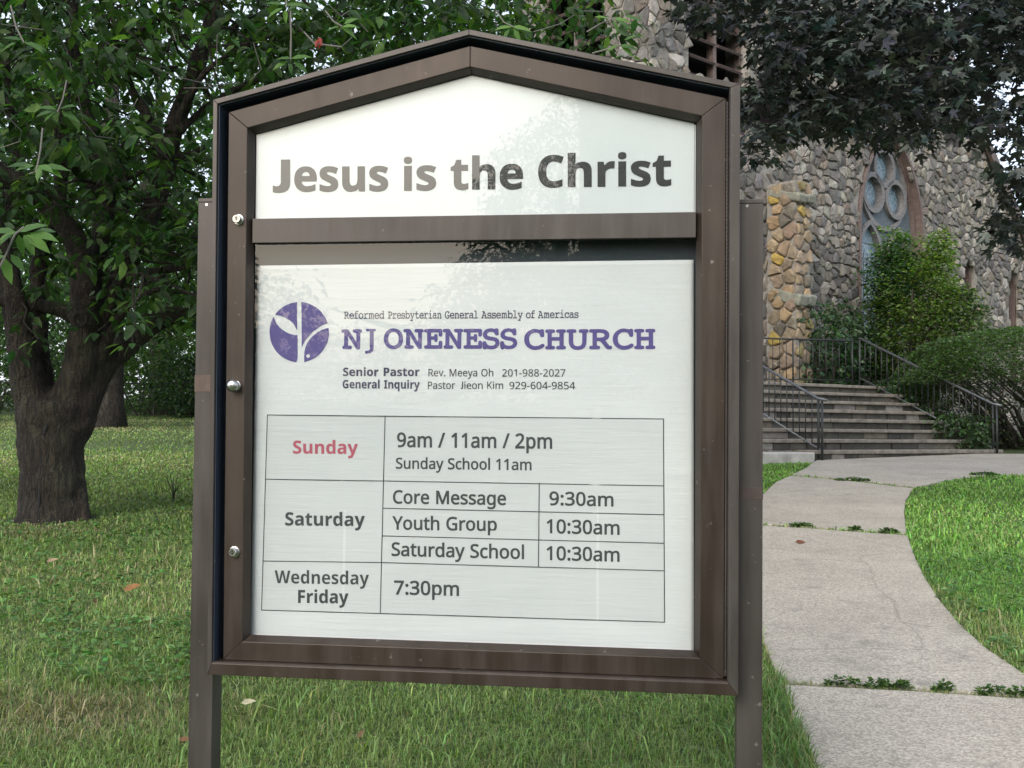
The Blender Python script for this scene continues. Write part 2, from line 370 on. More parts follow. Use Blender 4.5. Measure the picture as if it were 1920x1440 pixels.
GLYPHS = {
'bC': '846=3H5j3L5A3V4z3h4[4!4D4@424c4$5.3y5Y3w6-3z6]4&7+457R4I7v4d875%8O5J8a5t8l6F8o728f7x8M7V7U6|7l6F7v5~7q5`7b5H7I567(5,6[5)6,5,5X55515E4m5]4U5|4G6F4B7%4I7f4[7f3b7&3N',
'bF': '7T403O408i728i727p5:7p5:6O7%6O7%5V5:5V5:3O',
'bG': '8o6D3H5^3O5%3e4U4,4@4H404i4#523y5[3w6.3z6_4(7/487V4O7y4l89528P5Z8b6,8l6`8o7P8g888Q7r7Z7?7n6`7v6C7s6)7m5n7a5Y7Q5H7>5;7(516j5+6L5)6,55545@4z5M4g5_4V5s4K6/4D6K4B6p4D704I705R605R606K896K893e7E3P',
'bI': '6C3e3O3e4.4D4I4D7o3e8.3e8i6.8i6.8.5N7o5N4I6.4.6.3O',
'bJ': '5x3Y1y371{2y2#2y2z342u3M2s3n2z3w3#3~3,4(37403n408i5;8i5;3o593G523%5(2f4u2N4c2<4M2.',
'bP': '8.403O408i5p8i6L8d6z8V7@8@7X7~7g7X7l7-7Y6:7K6!775k6{5Z6]5M675F5h5D5;5D5;3O 5;6<5]6<5x6>636C6F6M6T6[6]6n6`7)6V7P6;7h5j7p5;7p',
'bS': '7U5@3H4k3K4=3U3o3f3o4j4Z4N5H4A5_4C5q4H5~4P6+4Z604g624u6/5*6%595s5E5/5i4g5{4A6;4#6d3t7A3y7j4,8/4D8J4f8_518k5a8o6L8g788M6s7X677n5]7v5K7t5<7p507h5(7^4~7R4}7D5!745+7&576x5|6S6`6/7,5^7:4z754Q7%4/6h3o6D3Y5u3M',
'bW': ':[4o3O3O8i4X8i5:5t5C5L5L4y5R4P5X4y5a5J5i5m6S8i7X8i8C5m8J5J8S4y8Y4P8`4y8i5L8q5t9R8i:[8i9<3O8#3O7>6:796P726q7+767&7O7#766y6r6s6P6m696,3O',
'ba': '7z5&3H4d3K4H3U403f3{3|3p4=3l4b3q5*3~5G495^4Y5n5&5x5Y5|6>5~6>626<6D676R6/6^6!6e5q6j5a6k5+6c4S6O42784u7P5e7Y667V6]7K6{79756|7B6[7F627F3O6[3O6H4%6E4%5p3V 5L465b495t4?6(4J644X6;4k6>5$6>5C5s5B5U5?5?595/505#5#4z4r4x4b4y4S4~4H5)4@',
'bd': '815B3H4w3N4U3_493y4!4B3s4r3n5P3s6.4#6_497(4V7C4y7S5D7X5^7W5t7R6*7I6S7!6V7!6Q7B6O7m6O9+7X9+7X3O6g3O6S4#6O4#6&3X5q3O5Z3J 5e4=5~4@664H6D4V6M4j6S5%6U5D6U5O6T5q6N606E6F676V6!6`5d6c5O6`5>6U5/6F5$604{5p4y5N4{5-5$4n5/4X5>4I5O4@',
'be': '7q5t3H5P3K503Q4n3^4S3n4=4%4*4@3y4_3q5%3n5N3q5w3x6?4(6_496y4M724f7C5$7O5C7V5e7X697T6b7E7&7-7?6h7N6>7S5i7S574y574|4y5(4c564P5H4C5_4;5y486^4?7>4U7>3c6a3O 4{5{6P5{6N646H6G6?6V616d5|6k5f6m5S6k5C6e556Y5*6K5!67',
'bh': '8A4(3O4(9+519+517z507F5-7!527!5?745N7A5`7L6A7X6g7U7+7J7F797Z6{7g6X7k6-7k3O6b3O6b5p6Z6@6G6[6%6d5g6a5Q6V5C6D596,535k515F513O',
'bi': '5g4[8#448/4+884%8E4#8U4%8g4+8t448}4[9+5%8}5/8t548g568U548E5/885%8/ 4(3O4(7R517R513O',
'bl': '5g4(3O4(9+519+513O',
'bn': '8A4(3O4(7R4v7R5&7!5-7!5:745J7A5^7L6C7X6h7U7,7J7F797Z6{7g6X7k6-7k3O6b3O6b5p6`6,6[6@6S6P6G6[686b6%6d5f6a5Q6V5B6D596,535k515F513O',
'bo': '8(5i3H5G3K5)3R4i3_4O3p4:4*4)4D3x4d3q5*3n5Q3t6.4&6^4B7&4g7C567S5k7X607V6N7O6k7B7(717=6x7N6^7Z6?7c5y7e5Q7`4u7O4E743{6m3_6@3N 5j4>6%4A694J6H4Z6R4p6W506Y5Q6W5s6R626H6H696W6%6a5j6d5Q6a5=6W5/6H5$624{5s4y5Q4{505$4p5/4Z5=4J5Q4A',
'bq': '816O1e6O3H6S4#6O4#6(3X5q3O5[3J5B3H4w3N4U3_493y4!4B3r4r3n5P3s6.4#6_497(4V7C4y7S5D7X5^7W5t7R6*7I6S7!6U7!6_7R7X7R7X1e 5f4<6!4?664G6D4T6M4h6S5$6U5C6U5O6T5q6N606E6F676V6!6`5e6c5N6`5<6U5/6F5$604{5p4y5N5$4n5=4H',
'br': '6p4(3O4(7R4u7R5(6p5-6p5Y7D5n7O6(7V6?7X6Q7X6b7V6Y6S6L6U6<6V5g6M5@60585}535j515T513O',
'bs': '71513H4J3M3o3_3o4U4S4?54465_4?5f4F5j4M5l4V5f4h5P4y4w554>5R3y5v3n6M3s6n4#7+4:7?4W7M4{7V5H7X6.7R6o7<6P6O5y6c5G6k5.6h4|6`4w6Q4|6B56625h5y6C5^6g5;6s4b6o4?6b3~6K3g6,3V5a3L',
'bt': '6b5K3H4l3S4[3]4N3i4B3y4:41454J434h436b3_6b3_714;7R4W8E5<8E5<7R6H7R6H6b5<6b5<4h5>4Z5B4P5H4H5i4=6-4A6L4I6L3Y6#3M',
'bu': '8A5N3H5)3L4e3V4J3i464&4*4I4%4u4%7R5/7R5/51514v564b5>4Q5I4F5X4?5l4=6+4A6@4K6N4]6W4u6^576`5[6`7R7i7R7i3O6w3O6j4!6d4!6V3n6F3`633U',
'by': '7b4>1e3}1f3g1j3g2^3y2[422Y4F2]4W2c4e2n5$3@5+3R3O7R4b7R5L5:5T4w5X4U5Z4U5`4w5i5:6Q7R7b7R5}2|5m2X5X2<5?2$5!1r4`1h',
'r-': '6@3p5Q3p645|645|5Q',
'r.': '5q4.3{4/41444?4<4I4F4P4R4T4`4U4m4T4y4P5&4I504?5541563{553j503[5&3Q4y3I4m3E4`3D4R3E4F3I4<3Q443[4/3j',
'r/': '6i6a9k4A3O3W3O5w9k',
'r0': '8S8+6^7}5<7[4:7J4!763k6{3[6a3P6C3I6!3G5U3K523W4o3k4U4*4@4L404v3w6^4.8F4=8o4Q954l9P5.9d5S9p6!9s6K9p6o9d729P7L957b8o7s8F 4c6^4n554x4r5(4V584B5K445d4+6!4(6>4+6U446i4B6y4V7)4q73557?6^738)7)8I6y8d6i8x6U9+6>936!965d935K9+588x5(8d4x8I4n8)',
'r1': '8S6[3O5r3O5r7t5r8?5s8_5u8|5^8f5B8O4a7y4;8L5|9k6[9k',
'r2': '8S8)3O3v3O3v4/5U5l6C6^6q7D7$806}8M6t8f6e8y6O9+67935w955,9&4G8Z3}9.4R9Q529j5w9s6=9q6[9j6x9`739Q7G9@7W9+7d8n7k8R7n847Z7;7&6I655R4u474u448)44',
'r3': '8S7o8?7a7W777)6S6m6S6i6~6a7D6R7_6=7r6!7}5`8$5<7~4x7w4Y7j4>7V4%7?3n6}3^6Y3Q6/3I5Z3G4c3N3t3g3t4M4g415[4&6/4+6T456p4E7&4]724y765=745T7.5h7!5y6q6*6_656G6=5L6G4p6G4p7)5M7)6A766T7A6e7M6r7]6{7n7#8$7%8:7!8T6v8j6f8{6P9,67945u965=904j8{4?8b3w964h9a5t9s6O9n6|9a7C9I7[9,7j8f',
'r4': '8S8C4w7J4w7J3O6b3O6b4w3a4w3a5W6]9n7J9n7J5Z8C5Z 6b7Y6b8#6d8D6e8c6f8}6c8}6R8]6?8>4J5Z6b5Z',
'r5': '8S5w7B6@7@6c797$7.7@6{7V6h7i6P7v657~5s8$5P7~5*7v4d7g4E7S4*7:3p6y3_6V3Q603J5a3G4i3O4&3g4&4N4n425b4(6P456d4@6u4M7%4_704s765.785I745l7(6-6q6D6U6U616`5_6c5+6_4W6V446m4J9k7X9k7X9)5+9)4y795B7?',
'r6': '8S3|634&794?894n9+5(9?5A9Q5^9`6q9s7;9q7]9k7]9.7;956s986O9660905r9$5Z8t5F8c578N4t7`4h6b4l6b5/7)5[7A6=7I6^7G6{7@79757P7$7d6n7t6U8#698+5v8-5Q8+5,8!4e7s4F7b4+7L3q733_6r3Q6Q3J6-3G5<3V4Y4*4/4z 6,4&6L4+6h467!4H744b7?5(7B5Q7?5t76657&6M6m6`6P6k6/6n5H6^4x664h5`4p5+5+4W5R44',
'r7': '8S4b3O7;9)3s9)3s9k8+9k8+935T3O',
'r8': '8S6!9s6}9c789V7M9G7^947j8z7r8a7t8C7e7c7=756b6n7F6G7u5r8!5^8)5F8+5-8(4k7|4N7o457^3|7G3j7-3Z6k3P6I3I6$3G4s3Y4X3h4B3z41434$4K3z4h3w5+3y5D4!5[4,5p4W6F576j4`734;7c4.8D408a488z4D934U9F4j9U5%9c 4a5*4e4l4n4T5!4@5:405Y4&6!4#6G4&6f406~4@734T7=4m7A5-7?5?7:5O725_6d6)6!6G5s6L566+4n5_ 5~995b965I9/549!5#8o4w8Z4t8A4u8.4z7z5%7k5L7H6%7-6X7H6|7l7-8A7*8Z6}8o6m9!6X9/6?96',
'r9': '8S8)7+7~6$7g5#77436}3z6d3i6G3Z533G4j3I4F3O4F404h4)514%5U4(5t4.63486J4F6^4W6n4k715Y7=6W786W6u656H5y5f5p5F5r5)5y4k6)4S684@6L416e4$7#3z7C3x7g3{824%8T438t4D924Y9I4t9Z559h5U9p5y9s6j9c7L937v8? 5y965Y935>9(5&8q4q8W4f854c7h4f7E4o7(4~6l576Z5S6O5v6K6]6[7-7(7=7Y75826z8c6S9)',
'r:': '5q4.3{4/41444?4<4I4F4P4R4T4`4U4m4T4y4P5&4I504?5541563{553j503[5&3Q4y3I4m3E4`3D4R3E4F3I4<3Q443[4/3j 4.7g4/7y448+4<854F8<4R8@4`8A4m8@4y8<5&85508+557y567g557T507F5&7<4y754m704`7/4R704F754<7<447F4/7T',
'rC': '9(7%926/9!5K8P5#7c4r6]4u6/4|5b5,5=5=4y5S4^5o4G62486W4.7$4+7n428T4B8T3_7m3M6w3G6?3K5j3W5?3l4w4,4Y4N4B4x425K4(6#4$6^477z4m8|5*985G9L5h9]609i6W9p7&9s7}9j8k9P8M8o7n9)',
'rG': '9v7)6m996m993f873N7%3G6I3K5s3W5F3l4}4+4^4M4E4w435I4(6!4$6]4)7:457o4H8B4d8k5*925S9M6&9b6]9o7=9s8=9j919P8r8m8-9)79926i9/6A9%5{8r5]8]5C8A5/7}4}7X4t7/4q6]4t614{5d5+5?5=4z5T4_5r4H69486c4.774+7x4/8L488L6,7)6,',
'rJ': '5u3L1n3*1p2l1x2l2Y3,2S3J2Q3q2Y432v4>3R4>9k5+9k5+3X5)355!2s4u2X4g2B4T204?2!4(1u3i1p',
'rK': '8y8y3O8!3O5k6O5/5x5/3O4B3O4B9k5/9k5/6a5a7<677s7w9k8q9k6C7%',
'rM': ';N7-3O5&9!5#9!5&8U5)7{5)7>5)3O4B3O4B9k5Q9k7L4[7O4[9M9k:]9k:]3O9p3O9p7C9q7|9s8T9v8~9s8~7j3O',
'rO': ':D9o6^9_5?9+4=8o4$8S3m843]7m3P7F3I6y3G6M3I6%3P5^3]5>3m5!4$4g4=4R4Y4B4y455@4$6_4(7;427p4B8B4X8k4w925?9N5j9c6@9o6y9s7T9o8)9c8S9N8x92998l9P8B9b7p9l7; 4r6^5*5<5:4x5O4]5i4G6,476O4.6y4+7E4.7j478,4G8E4]8Y4x8j5<8~6^8y7E8j8!8P8Q8-8t7X9,6y936P906,9&5i8s5O8^5:8C5*8!',
'rP': '8n6!9k6h9f7C9V7m9=8-8x8?8N8D7x89737o6T7&6,5r5y5/5y5/3O4B3O4B9k 5y9,5/9,5/6[5j6[6i6g7!6q756}7C717M7C7S7Z7U7u7Q8;7E8V718m6q8|6K9)',
'rR': '8|6*9k7D9X7a9I7x978.8}8:8c8B8D8D7~8B7a8=7G83717e6[7-6?8p3O7w3O6F6+5/6+5/3O4B3O4B9k 6%9+5/9+5/6i6*6i6T6l6w6u757(7F7>7Q7Y7U7{7S867N8J7F8[7:8i7+8t6u8}',
'rS': '8@7w527t4n7l4P7^467J3|723j6r3Z5`3G4~3J4G3S3y3c3y4L4f455c4+6O466a4>6p4I6{4V7&4f7,4v7-5,6}5[6S6#5^6G4x6e4I7-4-7Z4#8;4&8X4.8s4;9.4M9B4c9S4}9a6$9s6}9j7i9R7Q8p6m9)6!925B9(4z8g4n8:4z7f5E7B646}7/6U7e5~7o5h7u5N',
'rY': '8N5}6b7[9k8N9k6E5x6E3O5X3O5X5u3O9k4C9k',
'ra': '8J6$8=6U896}8.7>7w7S7Z7a757e6d7e3O713O7!416|416U3f6(3N5E3G4[3U4H3`483n4+4#3}483w4P3u4l3{584/5Y4K5u4t6,5L69616?6{6A6{6[6x6|6q796d7J6Q7V6;7^5}7`5<7U4_7>4H7t5082 6:5j5f5e5@5]5%5O4q5>4f5)4c4l4e4U4m4C4y465-4,5@4&5U4$5y4(6;426U4C6j4[6v4{6z5E6z5l',
'rc': '7e6/3G5f3J5C3Q5#3_4e3r4L4.494K4+4p4!5>3|5o4!6D4,6p4;794N7W4g7p5&8&5G845j8;638>6t877I8&747G6c7U627[5s7Y5Z7S5E7I547:5%7(4x6n4j5o4x4s5%4]544J5E4;5X415p4+6.4)6m407B4B7B3_6o3M',
'rd': '8v5w3G5D3M4u3a4P4#454O4$5+3|5p4$6X46754Q7a4u8$5D885w8>6V857%7{7E7Y7J7Y7G7y7E8>7E:381:3813O7S3O7I4.7E4.7%3h6U3P 6%4&6O4+6p477+4L7:4j7C537F5b7F5o7C6E7:6o7,736q7K6P7Z6$7_5^7Y5A7J5+714w6k4m6B4j5o4m5>4w4r5+4Q5A495_4+',
're': '8L6(8>6K8;6l837,8%7E7p7Y7X7j7=7v6z7}6W8!628!5c4j5c4o564{4l534N5N495q4,6<4(7*407l4F7l3d7*3N693G5n3J5I3R5(3a4g3t4N414:4O4,4s4!5@3|5n4!6?4+6h48704J7O4a7j4{8!5=825`8; 6&7`5d7]5H7Q537?4~7%4r6d4l6?756?7)7$6}756q7D6c7O6R7X6>7^',
'rg': '8v5w8>6h8.6~7}757m7F7X7J7X7T868186813H8/2}8(2Z7x2=7h2!7R1k781Y6u1N6P1G6&1E5,1K4B1a4B2F5.2-6+2#6M2(6k237&2E782^7C2{7F3B7F3S7G3p7I4-7E4-753u7!3e6j3W5w3G5C3M4s3b4O4&454S4$5.3|5p4$6T457/4O7]4s8!5B87 6#7_5i7[5T7U5B7J527;5$7)4w6n4j5o4m5>4w4q5+4P5B485_4*6%4%6_4.7)4I7@4x7G5_7G5p7:6t7/7.6~7?6m7M6W7V6?7]',
'rh': '8y5#875!7s4|7U5$7U5G7{5w856O8=7K8-7b7|7s7k8$7U8/7;856y876V873O7L3O7L6Q7I6r7B70757D6~7R6f7[6G7_6)7]5l7U5V7K5F7>597,5/6s5#5x5#3O483O48:35#:3',
'ri': '5i5#865#3O483O4886 4]9}4z9r5$9j5)9^5*9O5)9A5$964z9-4]8~4Q9!4G9&4?9-4896449A439O449^489j4?9r',
'rl': '5i5#3O483O48:35#:3',
'rm': ';f9I8>9v8::?8-:[7u:p7V:|7-;#6V;#3O:93O:96S:76s:070:#7D9o7R9X7[9=7_8s7Y8T7M8>798/6z8%6V8!6+8!3O793O796S7/707(7>6z7J6n7R6;7_5}7]5f7U5R7K5C7>577,5/6s5#5y5#3O483O48864r864}7V5$7V5F7}5s876H8>6i8<7(867@8,7T7z7f7h7r7Q7v7Q8*7h8>7z8U8,',
'rn': '8y6Q8>7$8:7L8-7k7u8$7V827-876V873O7L3O7L6Q7I6r7B70757D6~7R6f7[6G7_5x7Y5V7L5?75506s5&6K5#5y5#3O483O48864r864}7V5$7V5H7}5x87',
'ro': '8n8B5r844n7h4&7&3V6/3G5<3V4X4&4/4n3|5r4!6C4+6l48734K7R4c7l4~8#5B825f8;628>6W8;6{827>8#7Y7l7r7R8)73876l8?6C 4j5r4w4u5%4^544J5E4;5Y4/5r4)614&6L4)6e4/6y4;7.4J7<4^7G4u7T5r7F6n7<7(7.7;6y7J6e7U6L7[607_5d7Y5D7J5,724w6n4m6E',
'rp': '8v6O8>7$887P8$7u7c84768D6Z8I5r8G5C8?4v834Q7~427j3u7P3a743R6q3J6N3G5o3P5C3h5#4+4{4+4~3d5#3?5#1E481E48864s864}7V5#7V5C7y5o85 6B7_6&7]5l7V5W7M5G7@5:70516x5#6!5#5r5/4s584[5E4I5U4:5j4/6&4)6C4&6]4)6s407)4<784L7E4a7O4x7[5s7X6D7N6m7?717(7J6g7Y',
'rr': '7.6K8>6f8=6~896u7S6^7W6F7Y5s7N5I715.6`5#6!5#3O483O48864s864{7B4~7B5C7o5p82',
'rs': '7d7?4l7=4P76497*4$6v3p6c3b6J3U5I3G4W3N3z3c3z4G4]405K4$5m4&6*4-6>466K4C6S4R6V4e6M5%6-5@5G5^4[5~4-6H4#6Y3{6m3y7&3~7I417f4I7|4k81568;5d8>6Q86767}6z7D6@7W5_7`5D7_5.7Y4x7Q4k7G4d7:4a7+4l6i536P5u646`5q705I78587=5$',
'rt': '6`5n4%634)6N4/6N3T6.3K5b3G5!3S4m3]4]3k4O3|4F464@4Q4>4r4>7Z3]7Z3]7}4?8=4[9=5)9=5)866K866K7Z5)7Z5)4t5+4[524G5<495J4.5Z4(',
'ru': '8y8386833O7U3O7J4-7G4-7#3d6O3N5v3G4{3W4e3e4S3v4E4/4;4I454g435-43864|864|524~4o5*4T574@5I425b4)6#4&6B4)6[4/6q497%4F734X7<4n7H5h7H86',
'rv': '7{5<3O3O864?865@5I5M4~5Z4T5c435f435p4T5}5!6/5I7/867{86623O',
'ry': '7}3P864@865B5R5Q5)5^4^5g485k485z4n635S70867}865z2p5U2(5!1U4j1L4R1F471E3r1G3X1K3X2(3n2$4,2!4W2,4w2G512p5G3M',
'mA': '7x3s3O3W3S3S3W3Q3^3P3h3P3o3S3v3W3z3p3~3x3~50794[794@7>4;7B487H477P487Y4;7a4@7e4f7i5h7i6!7e607R7V3~7[3~7t3z7x3v7z3p7{3h7u3T7]3O6_3O6A3S6;3W683^673h683p6;3v6@3z6]3~6{3~6[4q4k4q4N3~4o3~5/3z543v573p583h573^543W5/3S4n3O 4{5A6K5A5_79',
'mC': '7x5o3E5L3H5-3P4k3`4P3s4:4/4&4L3u4m3m543j5[3m6%3u6I4&6k4:7+4P7D4l7X5-7h5M7q5p7t6q7^6v7g6~7l7-7n787m7@7h7D7a7E7@7F6V7B6B7>6?776=7/6<6x6A6m6b6g6t6^7&6O746>7>6+7D5p7F5K7A5+734n6w4Y6V4N6/4J5[4Z4g4h4P4w4?5-405B4$5X3{5r3y693}6]4/7!4E764M7H4G7N467A3{6z3b6H3M',
'mE': '7x3~3O3q3R3i3Y3f3h3g3p3j3w3o3{423~4G3~4G7942793o7=3j7A3g7H3f7P3g7Z3j7b3p7e427i7/7i7<7f7D7]7F7N7F6[7B6E7=6@776>7/6=6y6D6t6Z6t794{794{6$5v6$5v665z6O5~6S6(6U6/6V676U6=6R6@6M6D6/6D5M6@5/6=5*675(6/5&6(5(5~5+5z5/5v5O5v5X4{5X4{3~6t3~6t4W6x4w6|4|7%5!7/5#785!7>4}7B4x7F4`7F3h7D3Z7<3R7/3O',
'mG': '7x5u3E5O3H5,3P4i3_4M3r464.4!4J3r4l3j543g5[3j6%3r6I4!6k457+4K7D4g7X5)7h5I7q5m7t6m7_6s7h6{7n7)7p747n7;7k7?7e7C7;7C6k7>6S7*6M7#6M6z6N6k6i6d6w6X7)6J75697?6%7D5m7F5H7B5)744k6y4V6X4K604G5[4I5=4O4}4X4d4g4M4w4:5/4+5F3|5_3v5z3t6q4,6q4{5z4{5p4~5j5)5h555l5F5|5J7S5J7]5H7c5A7e557_5#7K4{7G4{7G3s7B3c753]6u3Q6K3H',
'mH': '7x4-3O3|3R3t3Y3q3h3r3o3t3v3x3z443~4=3~4=7944793x7>3t7B3r7H3q7P3r7Z3u7b3{7e4<7i5$7i5D7e5I7b5M7Z5N7P5M7H5I7A5D7=5!794p794p5~6W5~6W796A796%7>5}7C5{7I5z7P5{7Y5~7a6&7e6I7i7>7i7L7f7T7^7V7P7V7H7S7B7O7>77797/797/3~773~7P3z7S3v7V3o7V3h7U3^7R3V7M3R7-3O6G3O6(3R5~3V5{3^5z3h5{3p5~3v6&3z6G3~6W3~6W5P4p5P4p3~5+3~5F3z5J3v5M3o5N3h5M3_5J3W5E3S5)3O',
'mJ': '7x5B3E4b3M443^3y3n3t4)3t4w3x563{5:4$5=4.5>4@574F4s4H4U4P4=4]4+4n3z5&3r5?3p5[3r5r3{6%4.614C684_6:5$6:795<794y7=4t7A4r7H4q7P4r7Z4u7b4z7e5<7i7L7i7Y7f7b7^7e7P7d7H7a7A7[7=7=796o796o4y6k4K6a4(6O3i663T5o3I',
'mN': '7x6{3J6j3L6^3]4f6y4f3~523~5L3z5P3v5S3o5T3h5S3^5P3W5K3S5-3O4&3O3v3R3n3Y3l3h3l3p3o3v3s3z403~463~46793i7=3a7A3]7G3Z7P3]7Y3`7a3g7e487i4U7i4l7e4z7S6i4G6i796D79617;6%7C5~7P6!7Y6%7a6+7e6F7i7I7i7V7f7_7^7a7P7a7H7^7B7Y7>7@797;797;3Z7:3T783O753L7!3J',
'mO': '7x5d3E5B3H5#3Q4d3`4J3t45414#4M3s4o3k563i5]3k6(3s6L4#6m457-4J7E4d7Y5#7h5B7q5d7t6)7q6G7h6d7Y6}7E767-7G6m7T6L7]6(7_5]7]557T4m7G4K764/6}3s6d3_6G3P6)3H 5d3t6)3y6F4*6_4A6q4a6|5,7!5]6|606q6W6_6x6F726)7@5d7D5A7@5$724i6x4V6W4K604H5]4L5,4V4a4j4A5%4*5B3y',
'mP': '7x4(3O3x3R3p3Y3n3h3p3t3x3|4)3~4S3~4S794=793w7=3r7A3o7G3n7P3p7^3x7f4(7i5f7i6E7d6s7T787<7K6v7R6I7K5z785W6s5?6E505f5+5,5+5,3~5r3~6%3|603t643h633_613W6,3S5o3O 5,5V5j5V6G5`6j5y6v6H6j6s6G705j795,79',
'mR': '7x3{3O3n3R3g3Y3d3h3k3z4#3~4B3~4B7<4!7<3p7>3g7E3d7R3g7_3n7f3{7i5N7i6A7c6n7Q7,73756}7:6i7<6S7:6;726$7%5n6p5^6Z5Q6@5H6P5<6]5,7C3~7N3~7g3z7k3v7m3o7n3h7l3Y7d3R7V3O723O6{3V6o3h6X4+6@4P6*4q5h595E5B4v5B4v3~503~5K3z5O3v5R3o5S3h5R3_5P3W5K3S523O 4v5n5_5n665v6U6/6`6T6U6z67745a7<4v7<',
'mS': '7x4D3B463E4,3Q4(3e4%4%4#4C4#4U4#4[4)4r4=4y4K4u4T4k4Z4Z4a4H4m474|4)543{5K3t5g3r6%3u6>3{6Q4+6`496h4J6k4^6d4}6N556*5@5U5G5-5O4h5Z4N5j4<5}416:4.6X406n467%4@794N7I4`7W4u7d5e7t6]7a6b7n6r7r7!7p7,7l7/7e756o756l736^7*6U6y6S6m6U6d6_6^6m6W6|6M7-6@786/7@5x7E5b7F5H7D527>4|734o7#4g6o4d6[4l6>5)6+5S5|6,5u6n5b785>7E4d7@4B734$6y3h6Y3T643I5e3E5D3G5#3O4_3]4W3G',
'mU': '7x5d3E5;3I4u3W4W3n4B41454Y405.40794(793l7>3h7B3f7H3e7P3f7Z3i7b3o7e427i4u7i597e5>7a5A7Y5B7P5A7H5>7B597>4u794f794f554i4l4p4M4|46514%5H3x5g3u6)3x6@4%6Q466]4M6d4l6g556g796T79637=6.7A6*7H6)7P6*7Y6-7a617e6M7i7J7i7W7f7`7^7b7P7a7H7_7B7Z7>7@797<797<5.764P7$4!6d3_6;3K',
'ma': '7x533G4p3J4T3S4?3c4.3w4#433}4N4$4o435.4I5C4h5S515^5_5a6Q5V6Q5X6H6%606>5c6G5(694j6/4Z6+4K624D6E4H6Q4T6^4i6h5d6v6/6s6N6i6f6Y6w6B7$6$7(5]7(3~793~7W3z7]3v7`3p7a3h7^3Y7T3R7F3O6n3O6c3Q6Z3Y6V3e6S3z6,3^5_3L 5;3z5r4(6@4B6I4M6O4W6Q4b6Q5*5h555F545,5.4r5#4c4s4X4d4U4Q4W4D4^484h4-4u4$5)3|',
'mb': '7x5z3I5P3N5-3`4o3{4o3a4n3V4i3Q4b3O4$3O3r3R3j3Y3g3h3h3p3k3v3p3z413~483~487b3p7h3j7o3g7z3j8+3r834$854W854b844h8/4k8(4k6>5+6X5O6i5|6n6<6l6V6e6p6X7)6I7;667J5|7U5d7]5I7_5-7]4n7U4S7J4:7:4#7(3n6n3^6U3R6:3K 5v3~664$6O4/6e4?6u4T7!4n7%5/6u5f6O6/5v6=5?6/4v5f4i5/4v4U5>4/',
'mc': '7x5`3G5@3I5#3P4f3]4N3m4:4#4*4;3z4T3s4o3p503s5N3z5j4*6&4:6>4N6Q4f6a5#6m5@6t5_6v6#6s6F6j6l6Y6l6[6o6g6w6n7)6q726p796l7=6g7A6G7A5f7>5X765P7(5M6z5O6q5U6j5a6Q6%616;5f6B5)644]5i4M514Q4m4[4R4m4;5(4*5C3|5c3y6+3~6M416o4I7+4S7<4L7B4<753~6n3c6<3O',
'md': '7x5H3G5-3I4q3P4Y3[4D3k433~4$473v4P3p4l3n5-3p5J3w5e4%5~46684I6J4`6Y4x6f576l5R6o5~6i6E6Y6c6?6c7b6Q7b6.7f6(7j6$7q6#7z6&8+6/836>857%857084778/798(793~7H3~7X3|7c3t7g3h7d3Y7[3R7N3O6l3O6e3Q6a3V6_3a6_3|6@3_5v3M 5V3|604.6U4T6d5/6V5f626/5V6=596:4|604g5{4W5e4M5J4J5,4M4l4W4R4h4=4}4-5:4#',
'me': '7x5a3G5@3I5!3P4e3[4M3k4:3}4*473{4Q3t4n3r513u5P3|5l4,6)4<6?4P6R4i6b5(6m5F6t5h6v6*6t6E6m6_6c6v6T7-6B7<6.7H5t7O5Z7Q5@7P537K5*7E5$7!4}4O4}4T4`4`4G4q435*4$5E3y5e3v6:3~6m46794C7I4=7P4.7N4%7I3z7@3r6t3]6=3M 4Q5L6q5L6l5f6a5{6P606<6>6$6E5h6H5K6E536>4y614g5|4Y5g',
'mf': '7x4N3O4?3R463Y423h453u4>3|4M4!5)4!5)654N654?68466@436M466Z4?6c4M6f5&6f5%6q5$6}5*7E557c5H7x5d8*6-836Z867&827?8&7G7p7?7_7,7X6k7]6D7a6-7_5x7Y5k7P5b7D5]735Z6y5Z6p5Z6f6s6f7&6c706Z736M706@7&686u655]655]4!6n4!6}3|7*3u7-3h7+3Y6~3R6o3O',
'mi': '7x5h7P5K7V5D7r5G895Q8H5h8K5t8J5~8G6&8C6-7{6(7X6!7T5u7Q 4E3O473R4.3Y4+3h4.3t473|4G3~5P3~5P6?4l6?4]6A4R6I4O6V4R6d4[6k4k6n5p6n5z6l6#6h6%6`6%3~753~7C3|7K3t7N3h7H3T733O',
'ml': '7x4L3O4=3R453Y423h453t4>3|4M3~5M3~5M7b4q7b4I7h4D7m4B7s4A7z4C8+4L834[855m855w845~8/6#8(6#3~7/3~7=3|7E3t7H3h7B3T7-3O',
'mm': '7x3j3O3[3R3S3Y3P3h3Q3o3T3v3X3z3w3~3~3~3~6?3o6?3^6A3S6I3P6V3S6d3[6k3j6n4A6n4O6j4S6Y4g6j4|6s576v5R6q5g6d5t6M6-6d6E6q6b6v6~6s776i7F6W7O6A7U6!7W5[7W3~7^3~7y3z7}3v8#3p8#3h7~3Y7v3R7i3O7@3O713S7(3_7$3q7$5O6y646r6<6i6A6]6C6N6@6A6:666/6.5|6)5h6&5O6&3~6-3~6H3z6L3v6O3p6O3h6M3Y6E3R693O5k3O5b3P5Z3R5W3V5S3t5S5j5R5y5N6*5G655>6<546A5(6C4q6?4a644S5}4S3~4b3~4z3z4~3v5$3p5$3h4|3T4f3O',
